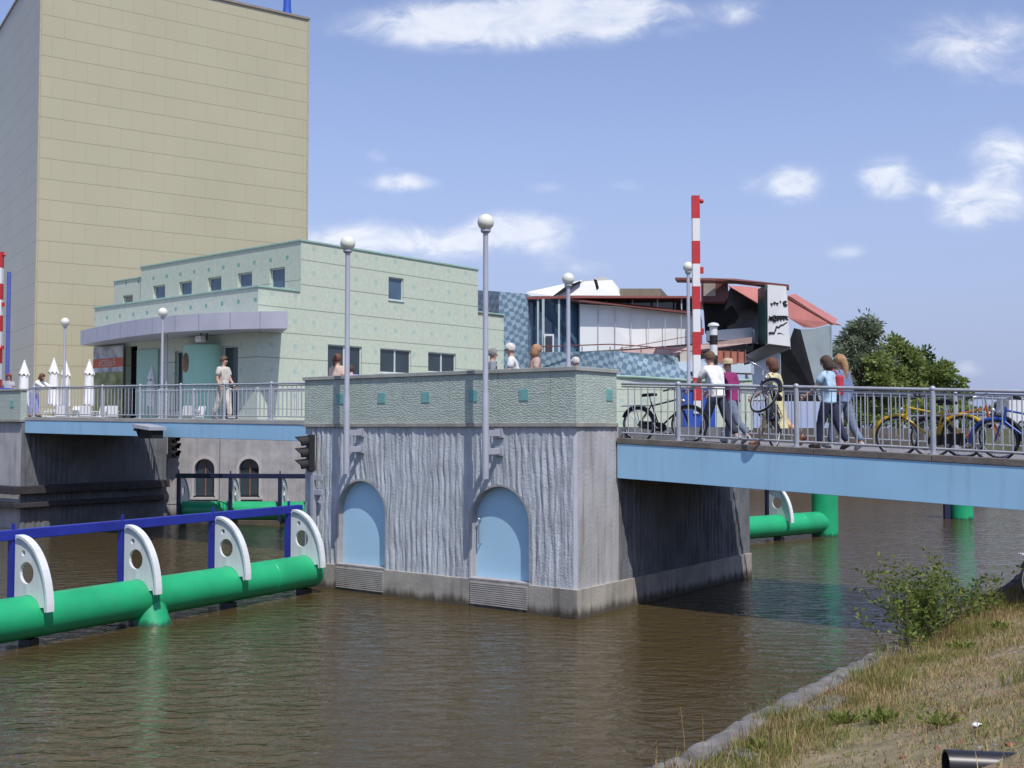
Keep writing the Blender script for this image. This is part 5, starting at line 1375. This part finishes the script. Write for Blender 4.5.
def make_chair():
    t = empty('terrace_chair', (0, 0, 0), 0, 'white terrace chair', 'chair', 'white plastic chairs on the terrace')
    wp = mat('white_plastic', (.72, .72, .72), .35, .05, 3)
    mb = MB(); mb.box(-.22, .22, -.22, .22, .43, .46); mb.build('seat', wp, t, bevel=.01)
    mb = MB(); mb.prism([(-.21, -.22, .46), (.21, -.22, .46), (.20, -.30, .88), (-.20, -.30, .88)], (0, -.03, 0)); mb.build('backrest', wp, t, bevel=.01)
    for sx in (-1, 1):
        for sy in (-1, 1): mb = MB(); mb.tube([(sx*.19, sy*.19, .43), (sx*.23, sy*.24, 0)], .018, 6); mb.build('leg', wp, t)
        mb = MB(); mb.tube([(sx*.23, -.24, .66), (sx*.24, .18, .66), (sx*.22, .20, .44)], .018, 6); mb.build('armrest', wp, t)
    return t
def make_table():
    t = empty('terrace_table', (0, 0, 0), 0, 'round pale table', 'table', 'round tables on the terrace')
    mb = MB(); mb.lathe([(.42, .71), (.42, .74)], 24); mb.build('tabletop', M['white_paint'], t)
    mb = MB(); mb.tube([(0, 0, .02), (0, 0, .71)], .035, 10); mb.lathe([(.24, 0), (.24, .02)], 16); mb.build('pedestal', M['galv'], t); return t
ch0, tb0 = make_chair(), make_table()
spots = [(50, 44.0, 'left of the first table'), (62, 43.9, 'between the two leftmost tables'), (74, 44.3, 'turned towards the second table'), (86, 44.0, 'before the parasol by the banner'), (97, 44.2, 'under the left tip of the canopy'),
         (112, 44.0, 'in front of the entrance banner'), (186, 44.0, 'before the dark window left of the round door'), (196, 44.2, 'in front of the round mint door')]
first = True
for i, (px, Y, w) in enumerate(spots):
    p = P(px, 420, Y); lab = 'white terrace chair ' + w
    if first: ch0.location = (p.x, p.y, 3.5); ch0.rotation_euler.z = rng.uniform(0, 6); ch0['label'] = lab; first = False
    else: dup(ch0, (p.x, p.y, 3.5), rng.uniform(0, 6), lab)
for i, (px, Y, w) in enumerate(((56, 44.6, 'round pale terrace table by the tallest parasol'), (80, 44.7, 'round pale terrace table between the parasols left of the banner'), (191, 44.5, 'round pale terrace table near the round mint door'))):
    p = P(px, 420, Y)
    if i == 0: tb0.location = (p.x, p.y, 3.5); tb0['label'] = w
    else: dup(tb0, (p.x, p.y, 3.5), 0, w)

# ------------------------------------------------------------------ vegetation
def leaf_mat(name, a, b2, c=None):
    if name in MATS: return MATS[name]
    m = bpy.data.materials.new(name); m.use_nodes = True; nt = m.node_tree; L = nt.links; N = nt.nodes
    pb = N['Principled BSDF']; g = N.new('ShaderNodeNewGeometry'); r = N.new('ShaderNodeValToRGB')
    r.color_ramp.elements[0].color = (*a, 1); r.color_ramp.elements[1].color = (*b2, 1)
    if c: e = r.color_ramp.elements.new(.5); e.color = (*c, 1)
    L.new(g.outputs['Random Per Island'], r.inputs['Fac']); L.new(r.outputs['Color'], pb.inputs['Base Color'])
    pb.inputs['Roughness'].default_value = .55; pb.inputs['Specular IOR Level'].default_value = .35
    tr = N.new('ShaderNodeBsdfTranslucent'); L.new(r.outputs['Color'], tr.inputs['Color'])
    mx = N.new('ShaderNodeMixShader'); mx.inputs[0].default_value = .42; L.new(pb.outputs[0], mx.inputs[1]); L.new(tr.outputs[0], mx.inputs[2])
    L.new(mx.outputs[0], N['Material Output'].inputs['Surface']); MATS[name] = m; return m
bark = mat('bark', (.12, .095, .07), .9, .35, 5, .6, 20)
def leaf(mb, p, d, l, w, r, fold=0.25):
    """pointed leaf from p along d"""
    d = d.normalized(); s = d.cross(Vector((r.uniform(-1, 1), r.uniform(-1, 1), r.uniform(-1, 1)))); s = s.normalized() if s.length > .05 else d.orthogonal()
    b = len(mb.v); mb.v += [tuple(p), tuple(p + d*l*.5 + s*w*.5), tuple(p + d*l), tuple(p + d*l*.5 - s*w*.5)]
    mb.face((b, b+1, b+2, b+3))
def tree(loc, h, blobs, m, label, nleaf, ls, seed, thin=.6, name='tree', droop=0.0):
    """blobs: (dx, dy, z, rx, ry, rz) lobes of the crown; leaves are clumped on twigs around the shells of smaller clumps"""
    r = random.Random(seed); t = empty(name, loc, 0, label, 'tree')
    tk = MB(); top = max(b[2] for b in blobs); r0 = h*.024
    tk.tube([(0, 0, -.1), (.05, 0, h*.12), (-.04, .05, h*.3), (0, 0, h*.55)], [r0*1.5, r0*1.1, r0*.85, r0*.4], 10)
    fo = MB(); vol = [b[3]*b[4]*b[5] for b in blobs]; tot = sum(vol)
    for bl, v in zip(blobs, vol):
        c = Vector(bl[:3]); rad = Vector(bl[3:])
        base = Vector((0, 0, max(h*.12, min(h*.45, c.z*.5))))
        mid = (base + c)/2 + Vector((r.uniform(-.2, .2), r.uniform(-.2, .2), .25)); tk.tube([base, mid, c], [r0*.55, r0*.35, r0*.15], 7)
        n = max(4, int(nleaf*v/tot/34))
        for _ in range(n):
            th = math.acos(r.uniform(-1, 1)); ph = r.uniform(0, 2*math.pi); q = r.uniform(.45, 1.08)
            dr = Vector((math.sin(th)*math.cos(ph), math.sin(th)*math.sin(ph), math.cos(th)))
            cc = c + Vector((dr.x*rad.x, dr.y*rad.y, dr.z*rad.z))*q
            if q > .6 and r.random() < .3: tk.tube([c + (cc-c)*.35, cc], [r0*.10, r0*.03], 4, caps=False)
            cr = r.uniform(.35, .7) * min(rad) * .55
            for _ in range(34):
                o = Vector((r.gauss(0, 1), r.gauss(0, 1), r.gauss(0, .8)))*cr*.55
                d = (o.normalized() + dr*.5 + Vector((r.uniform(-.7, .7), r.uniform(-.7, .7), r.uniform(-.5, .6) - droop)))
                leaf(fo, cc + o, d, ls*r.uniform(.7, 1.3), ls*thin*r.uniform(.7, 1.2), r)
    tk.build('trunk', bark, t, smooth=60); fo.build('crown', m, t); return t
def blobset(w, h, z0, n, seed, top=1.0):
    r = random.Random(seed); out = []
    for k in range(n):
        f = (k + .5)/n; z = z0 + (h - z0)*(.12 + .80*f); ww = w*.5*math.sqrt(max(.08, 1 - (2*f - .85)**2*.72))*top
        a = r.uniform(0, 6.3); q = r.uniform(.25, .75)*ww
        s = r.uniform(.30, .44)*w*.5
        out.append((q*math.cos(a), q*math.sin(a), z, s*1.15, s*1.15, s))
    return out
lm1 = leaf_mat('leaf_grey_green', (.11, .15, .09), (.28, .33, .21), (.18, .23, .14))
lm2 = leaf_mat('leaf_green', (.10, .155, .04), (.31, .36, .12), (.19, .25, .07))
lm3 = leaf_mat('leaf_dark', (.035, .075, .024), (.10, .15, .045))
GZ = 3.4
def tree_px(px, ptop, Y, wpx, m, label, seed, n=9000, ls=.30, thin=.55, gz=GZ, z0f=.12, nb=11, droop=0):
    p = P(px, ptop, Y); h = p.z - gz; w = wpx*Y/F
    return tree((p.x, Y, gz), h, blobset(w, h, h*z0f, nb, seed), m, label, n, ls, seed, thin, droop=droop)
tree_px(857, 316, 86, 62, lm1, 'tall grey-green feathery tree directly right of the pavilion', 4, 9500, .42, .32, droop=.2, nb=13)
tree_px(898, 338, 88, 66, lm2, 'round bright green tree in the middle of the far tree group', 9, 10000, .36, .6)
tree_px(921, 350, 93, 52, lm3, 'dark green tree peeping out behind the bright green one', 15, 6000, .36, .6)
tree_px(940, 364, 88.5, 52, lm2, 'low spreading green tree sloping down at the right of the group', 21, 6500, .34, .6, z0f=.05)
tree_px(878, 352, 84, 52, lm2, 'bushy yellow-green tree at the foot of the tall grey-green one', 27, 6500, .33, .6, z0f=.03)
tree_px(838, 360, 83.2, 36, lm1, 'small grey-green tree against the corrugated pavilion end', 33, 3000, .33, .35, z0f=.03)
tree_px(962, 384, 90, 30, lm2, 'smallest green bush-like tree at the right end of the far trees', 39, 2200, .30, .6, z0f=.02)
def hedge(px0, px1, ptop, Y, m, label, seed, n):
    r = random.Random(seed); a, b2 = P(px0, ptop, Y), P(px1, ptop, Y); t = empty('hedge', ((a.x+b2.x)/2, Y, GZ), 0, label, 'hedge')
    mb = MB(); tw = MB(); L_ = b2.x-a.x; h = a.z - GZ
    for k in range(n):
        x = r.uniform(-L_/2, L_/2); hh = h*(.72 + .35*mnoise.noise((x*.5, seed, 0))) ; z = hh*r.random()**.6; y = r.gauss(0, .5)
        leaf(mb, Vector((x, y, max(.05, z))), Vector((r.uniform(-1, 1), r.uniform(-1, 1), r.uniform(-.3, 1))), .30*r.uniform(.6, 1.2), .17, r)
    for k in range(int(L_*1.5)): x = r.uniform(-L_/2, L_/2); tw.tube([(x, 0, 0), (x+r.uniform(-.2, .2), r.uniform(-.2, .2), h*.7)], [.03, .01], 5)
    mb.build('foliage', m, t); tw.build('stems', bark, t)
hedge(835, 975, 396, 84.0, lm2, 'long green hedge below the far trees', 5, 5000)
hedge(966, 1060, 400, 95.0, lm3, 'dark hedge on the far bank behind the parked cars', 8, 3500)

# far bank vehicles
def car(loc, rz, label, paint, van=False):
    t = empty('van' if van else 'car', loc, rz, label, 'van' if van else 'car', 'vehicles parked on the far bank')
    if van: prof = [(-2.5, .35), (-2.55, .9), (-2.45, 2.35), (-2.2, 2.55), (1.0, 2.55), (1.7, 1.55), (2.5, 1.25), (2.6, .8), (2.55, .35)]; win = [(1.05, 2.35), (1.55, 1.6), (.3, 1.6), (.3, 2.35)]; win2 = None; hw = .98
    else: prof = [(-2.1, .3), (-2.15, .75), (-2.0, .95), (-1.7, 1.0), (-1.2, 1.42), (.2, 1.45), (.95, .98), (1.9, .85), (2.1, .65), (2.1, .3)]; win = [(-1.15, 1.36), (.18, 1.38), (.75, 1.0), (-1.5, 1.0)]; win2 = None; hw = .85
    mb = MB(); mb.prism([(x, -hw, z) for x, z in prof], (0, 2*hw, 0)); mb.build('body', paint, t, bevel=.08, recalc=True)
    for y in (-hw-.012, hw+.002): mb = MB(); mb.prism([(x, y, z) for x, z in win], (0, .01, 0)); mb.build('window', M['glass'], t, recalc=True)
    for x in (-1.4, 1.4):
        for y in (-hw+.05, hw-.05):
            w = MB(); w.torus((x, y, .33), .24, .09, n=20, m=8); wo = w.build('wheel', M['rubber'], t, smooth=60); w = MB(); w.lathe([(.2, -.05), (.2, .05)], 14); w.v = [(x+v[0], y+v[2], .33+v[1]) for v in w.v]; w.build('rim', M['galv'], wo)
    return t
for px, Y, lab, pc, van in ((1032, 88.5, 'white van on the far bank at the right frame edge', (.70, .71, .72), True), (975, 88.2, 'grey car behind the yellow bicycle on the far bank', (.28, .30, .33), False), (1000, 90.8, 'silver car left of the white van on the far bank', (.5, .51, .52), False), (944, 88.6, 'dark car on the far bank below the sloping tree', (.03, .035, .05), False)):
    p = P(px, 400, Y); car((p.x, Y, 3.46), R(3), lab, mat('paint_%d' % px, pc, .3, .06, 1, spec=.6), van)

# shrub at the water's edge: fans of leafy shoots
def make_shrub(c0, d0, n, H, spread, label, seed, lean=(0, 0), ll=.085):
    r = random.Random(seed); p0 = bank_pt(c0, d0); t = empty('shrub', p0, 0, label, 'shrub')
    st = MB(); fo = MB()
    for k in range(n):
        c, d = c0 + r.gauss(0, spread*.55), max(-.42, d0 + r.gauss(0, .16)); b = bank_pt(c, max(d, 0)) - p0; b.z = min(b.z, .1) if d > 0 else -.12
        hh = H*r.uniform(.45, 1.05); lx, ly = lean[0] + r.gauss(0, .30), lean[1] + r.gauss(0, .30)
        pts = []; 
        for j in range(6):
            f = j/5; pts.append(b + Vector((lx*hh*f*(.55+.6*f), ly*hh*f*(.55+.6*f), hh*f*(1 - .16*f*f*(abs(lx)+abs(ly))))))
        st.tube(pts, [.008 - .0012*j for j in range(6)], 5, caps=False)
        for j in range(int(hh*38)):
            f = .16 + .84*r.random(); i = min(4, int(f*5)); q = pts[i] + (pts[i+1]-pts[i])*(f*5-i)
            dr = Vector((r.gauss(0, 1), r.gauss(0, 1), r.uniform(-.25, .9))).normalized()
            off = dr*r.uniform(.0, .10)
            leaf(fo, q + off, dr + Vector((0, 0, .2)), ll*r.uniform(.6, 1.25), ll*.46*r.uniform(.7, 1.2), r)
    st.build('stems', bark, t); fo.build('foliage', leaf_mat('leaf_shrub', (.06, .11, .018), (.24, .28, .06), (.12, .18, .03)), t)
make_shrub(6.25, -.05, 92, 1.18, 1.3, 'leafy green shrub growing over the stone kerb at the water', 2, lean=(-.22, -.05))
make_shrub(8.3, .05, 22, .55, .9, 'thin straggling shrub trailing right along the kerb near the bicycle tyre', 6, lean=(.1, .0))
# weeds and grass
def make_grass():
    r = random.Random(77); mb = MB(); dens = []
    def blade(p, h, w, lean, mi):
        a = r.uniform(0, 6.283); dx, dy = math.cos(a), math.sin(a); b = len(mb.v)
        mx, my = lean*math.cos(a+1.2), lean*math.sin(a+1.2)
        mb.v += [(p.x - dx*w, p.y - dy*w, p.z), (p.x + dx*w, p.y + dy*w, p.z), (p.x + mx*.35 + dx*w*.7, p.y + my*.35 + dy*w*.7, p.z + h*.55), (p.x + mx*.35 - dx*w*.7, p.y + my*.35 - dy*w*.7, p.z + h*.55), (p.x + mx, p.y + my, p.z + h)]
        mb.face((b, b+1, b+2, b+3), None, mi); mb.face((b+3, b+2, b+4), None, mi)
    for k in range(150000):
        c = -4 + 19*r.random()**1.15; d = .0 + 7.5*r.random()**1.5
        n = mnoise.noise((c*.9, d*.9, 3)) + .5*mnoise.noise((c*2.6, d*2.6, 8))
        if r.random() > .74 + 1.05*n - .04*d: continue
        g = mnoise.noise((c*.7, d*.7, 20)) + .6*mnoise.noise((c*3, d*3, 30))
        edge = max(0, 1 - d/1.2)
        green = r.random() < .30 + .55*g
        h = r.uniform(.018, .065)*(1.0 + .9*max(0, n) + .8*edge)
        if r.random() < .035 + .05*edge: h *= 2.3; green = green and r.random() < .3
        blade(bank_pt(c, d, -.005), h, r.uniform(.0022, .0055), r.uniform(.01, .07)*(1 + h*6), 1 if green else (0 if r.random() < .7 else 2))
    for k in range(15000):
        c = -4 + 17*r.random(); d = 5.0*r.random()**1.6
        if mnoise.noise((c*1.1, d*1.3, 64)) + .5*mnoise.noise((c*4, d*4, 70)) < .12: continue
        p = bank_pt(c, d, .004 + .03*r.random()); b = len(mb.v); a = r.uniform(0, 6.28); l = r.uniform(.012, .034); w = l*.5; dx, dy = math.cos(a), math.sin(a); z = r.uniform(0, .02)
        mb.v += [(p.x, p.y, p.z), (p.x + dx*l*.5 - dy*w, p.y + dy*l*.5 + dx*w, p.z + z), (p.x + dx*l, p.y + dy*l, p.z + z*.6), (p.x + dx*l*.5 + dy*w, p.y + dy*l*.5 - dx*w, p.z + z)]
        mb.face((b, b+1, b+2, b+3), None, 1 if r.random() < .7 else 2)
    # tussocks along the kerb
    for k in range(105):
        c, d = r.uniform(-2.5, 12), r.uniform(-.12, .6) if r.random() < .7 else r.uniform(.5, 4)
        gr = r.random() < .5; n = r.randint(30, 100); hh = r.uniform(.07, .26)
        for _ in range(n):
            p = bank_pt(c + r.gauss(0, .09), d + r.gauss(0, .09), -.01); blade(p, hh*r.uniform(.5, 1.2), r.uniform(.002, .0045), r.uniform(.02, .14), 1 if gr else (0 if r.random() < .8 else 2))
    ms = [leaf_mat('grass_dry', (.32, .235, .10), (.55, .43, .21), (.43, .33, .15)), leaf_mat('grass_green', (.12, .16, .03), (.27, .30, .065), (.18, .23, .045)), leaf_mat('grass_brown', (.14, .085, .04), (.24, .15, .07))]
    tag(mb.build('grass', ms), 'dry yellow and green grass on the canal bank', 'grass', None, 'stuff')
make_grass()
def weed(c, d, n, l, label, seed, m):
    r = random.Random(seed); p0 = bank_pt(c, d); t = empty('weed', p0, 0, label, 'plant', 'broad-leaved weeds on the bank')
    mb = MB(); s = MB()
    for k in range(n):
        a = r.uniform(0, 6.283); e = r.uniform(.35, 1.1); dr = Vector((math.cos(a)*math.cos(e), math.sin(a)*math.cos(e), math.sin(e))); q = dr*r.uniform(.02, l*.6) + Vector((r.gauss(0, .06), r.gauss(0, .06), 0))
        leaf(mb, q, dr, l*r.uniform(.4, .9), l*.20, r); s.tube([(0, 0, -.01), tuple(q)], .003, 4, caps=False)
    mb.build('leaves', m, t); s.build('stems', m, t)
gm_ = leaf_mat('grass_green', None, None)
for i, (px, Y, z, lab) in enumerate(((845, 10.6, .85, 'lush green weed clump just above the kerb'), (880, 10.2, 1.0, 'green weed clump right of the lush one'), (960, 14.2, 1.0, 'green leafy weed on the grass below the shrub'), (940, 9.0, 1.2, 'small green weed in the middle of the dry grass'), (762, 9.9, .7, 'green tuft between two kerb stones'), (1000, 15.2, 1.1, 'green weed near the right frame edge beside the bicycle tyre'))):
    p = P(px, 600, Y); dd = Vector((p.x, p.y)) - K0; weed(dd.dot(KC), max(.08, dd.dot(KN)), 90 if i != 3 else 50, .13, lab, 40+i, gm_)
# tall seed stalks by the water
def stalk(c, d, h, label, seed):
    r = random.Random(seed); t = empty('grass_stalk', bank_pt(c, d), 0, label, 'plant', 'tall dry seed stalks by the kerb')
    mb = MB(); x, y = r.uniform(-.12, .12), r.uniform(-.12, .12)
    mb.tube([(0, 0, -.02), (x*.4, y*.4, h*.6), (x, y, h)], [.0035, .003, .002], 5); mb.build('stem', leaf_mat('grass_dry', None, None), t)
    mb = MB()
    for k in range(16): f = .75 + .25*k/16; q = Vector((x*f, y*f, h*f)); leaf(mb, q, Vector((r.gauss(0, .5), r.gauss(0, .5), 1)), .035, .01, r)
    mb.build('seed_head', leaf_mat('grass_brown', None, None), t)
for i, (c, d, h, lab) in enumerate(((-1.35, .12, .62, 'tallest dry seed stalk at the lower end of the kerb'), (-1.0, .1, .50, 'dry seed stalk beside the tallest one'), (.35, .1, .46, 'dry seed stalk leaning over the middle kerb stones'), (1.2, .15, .44, 'dry seed stalk next to the green kerb tuft'), (-2.0, .2, .5, 'dry seed stalk nearest the bottom frame edge'))): stalk(c, d, h, lab, 60+i)
def make_gravel():
    r = random.Random(15); mb = MB()
    for k in range(2600):
        c = -3 + 16*r.random()**1.2; d = .1 + 6*r.random()
        if mnoise.noise((c*.8, d*.8, 50)) < -.02: continue
        p = bank_pt(c, d); s = r.uniform(.006, .02)*(1.6 if r.random() < .06 else 1)
        b = len(mb.v); sx, sy, a = s*r.uniform(.7, 1.4), s*r.uniform(.7, 1.3), r.uniform(0, 3)
        for q, (x, y, z) in enumerate(((1, 0, 0), (.2, 1, .1), (-.9, .4, 0), (-.5, -.9, .1), (.6, -.7, 0), (.1, .1, .7))):
            mb.v.append((p.x + sx*x*math.cos(a) - sy*y*math.sin(a), p.y + sx*x*math.sin(a) + sy*y*math.cos(a), p.z + s*z*.8))
        mi = r.choice((0, 0, 1, 2))
        for q in range(5): mb.face((b+q, b+(q+1) % 5, b+5), None, mi)
    tag(mb.build('gravel', [mat('pebble_grey', (.26, .25, .23), .9), mat('pebble_pale', (.42, .39, .34), .9), mat('pebble_rust', (.28, .14, .09), .9)]), 'grey and rusty pebbles strewn over the bank', 'gravel', None, 'stuff')
make_gravel()
# litter and pipes
def on_bank(px, py):
    lo, hi = 3.0, 40.0
    f = lambda Y: (lambda p: p.z - bank_z((Vector((p.x, p.y))-K0).dot(KC), (Vector((p.x, p.y))-K0).dot(KN)))(P(px, py, Y))
    for _ in range(50):
        m = (lo+hi)/2
        if f(m) > 0: lo = m
        else: hi = m
    return P(px, py, lo)
p = on_bank(978, 727); mb = MB(); nx = 8
for i in range(nx+1):
    for j in range(5): mb.v.append((-.042+.084*i/nx, -.03+.06*j/4, .012 + .012*mnoise.noise((i*.6, j*.7, 4)) + .018*math.sin(math.pi*i/nx)))
for i in range(nx):
    for j in range(4): a = i*5+j; mb.face((a, a+5, a+6, a+1))
o = mb.build('paper_scrap', mat('paper', (.8, .8, .8), .8, .05), smooth=60); o.location = p; o.rotation_euler.z = .4; so = o.modifiers.new('S', 'SOLIDIFY'); so.thickness = .003
tag(o, 'crumpled scrap of white paper on the dry grass', 'litter')
p = on_bank(946, 776)
def pipe(a, b, r, label):
    a, b = Vector(a), Vector(b); t = empty('rubber_pipe', a, 0, label, 'pipe'); d = (b-a).normalized()
    mb = MB(); mb.tube([Vector((0, 0, 0)), b-a], r, 24, caps=False); mb.tube([b-a, Vector((0, 0, 0))], r*.86, 24, caps=False)
    for q, s in ((Vector((0, 0, 0)), 1), (b-a, -1)):
        e = d.orthogonal().normalized(); f = d.cross(e); i = len(mb.v)
        for k in range(24):
            w = 2*math.pi*k/24; u = e*math.cos(w) + f*math.sin(w); mb.v += [tuple(q + u*r), tuple(q + u*r*.86)]
        for k in range(24): k2 = (k+1) % 24; mb.face((i+2*k, i+2*k2, i+2*k2+1, i+2*k+1))
    mb.build('tube', mat('black_rubber_pipe', (.014, .014, .018), .38, .25, 6), t, smooth=50, recalc=False)
q = Vector((p.x, p.y, p.z + .07)); pipe(q, q + Vector((1.1, -.10, -.02)), .095, 'thick black rubber pipe lying on the grass at the bottom right corner')
q2 = on_bank(976, 762); q2 = Vector((q2.x, q2.y, q2.z + .03)); pipe(q2, q2 + Vector((.9, -.30, .0)), .04, 'thin black rubber pipe lying behind the thick one at the bottom right')
# brick rubble trodden into the bank
rb = random.Random(9); bmx = mat('old_brick', (.26, .11, .075), .95, .45, 18, .6, 60)
for i, (px, py, w) in enumerate(((938, 748, 'left of the thick black pipe'), (962, 742, 'just above the black pipe'), (1000, 753, 'behind the thin black pipe'), (905, 757, 'near the bottom frame edge, farthest left of the bricks'), (1012, 744, 'at the right frame edge above the pipes'))):
    p = on_bank(px, py); mb = MB(); mb.box(-.055, .055, -.03, .03, -.02, .012)
    mb.v = [(x*(.7+.1*(i % 3)) + .012*mnoise.noise((x*9, y*9, i)), y*.8 + .012*mnoise.noise((x*9, y*9, i+9)), z - .006) for x, y, z in mb.v]
    o = mb.build('brick_fragment', bmx, None, bevel=.008); o.location = p; o.rotation_euler.z = rb.uniform(0, 3); tag(o, 'broken red brick fragment ' + w, 'brick', 'brick fragments on the bank')
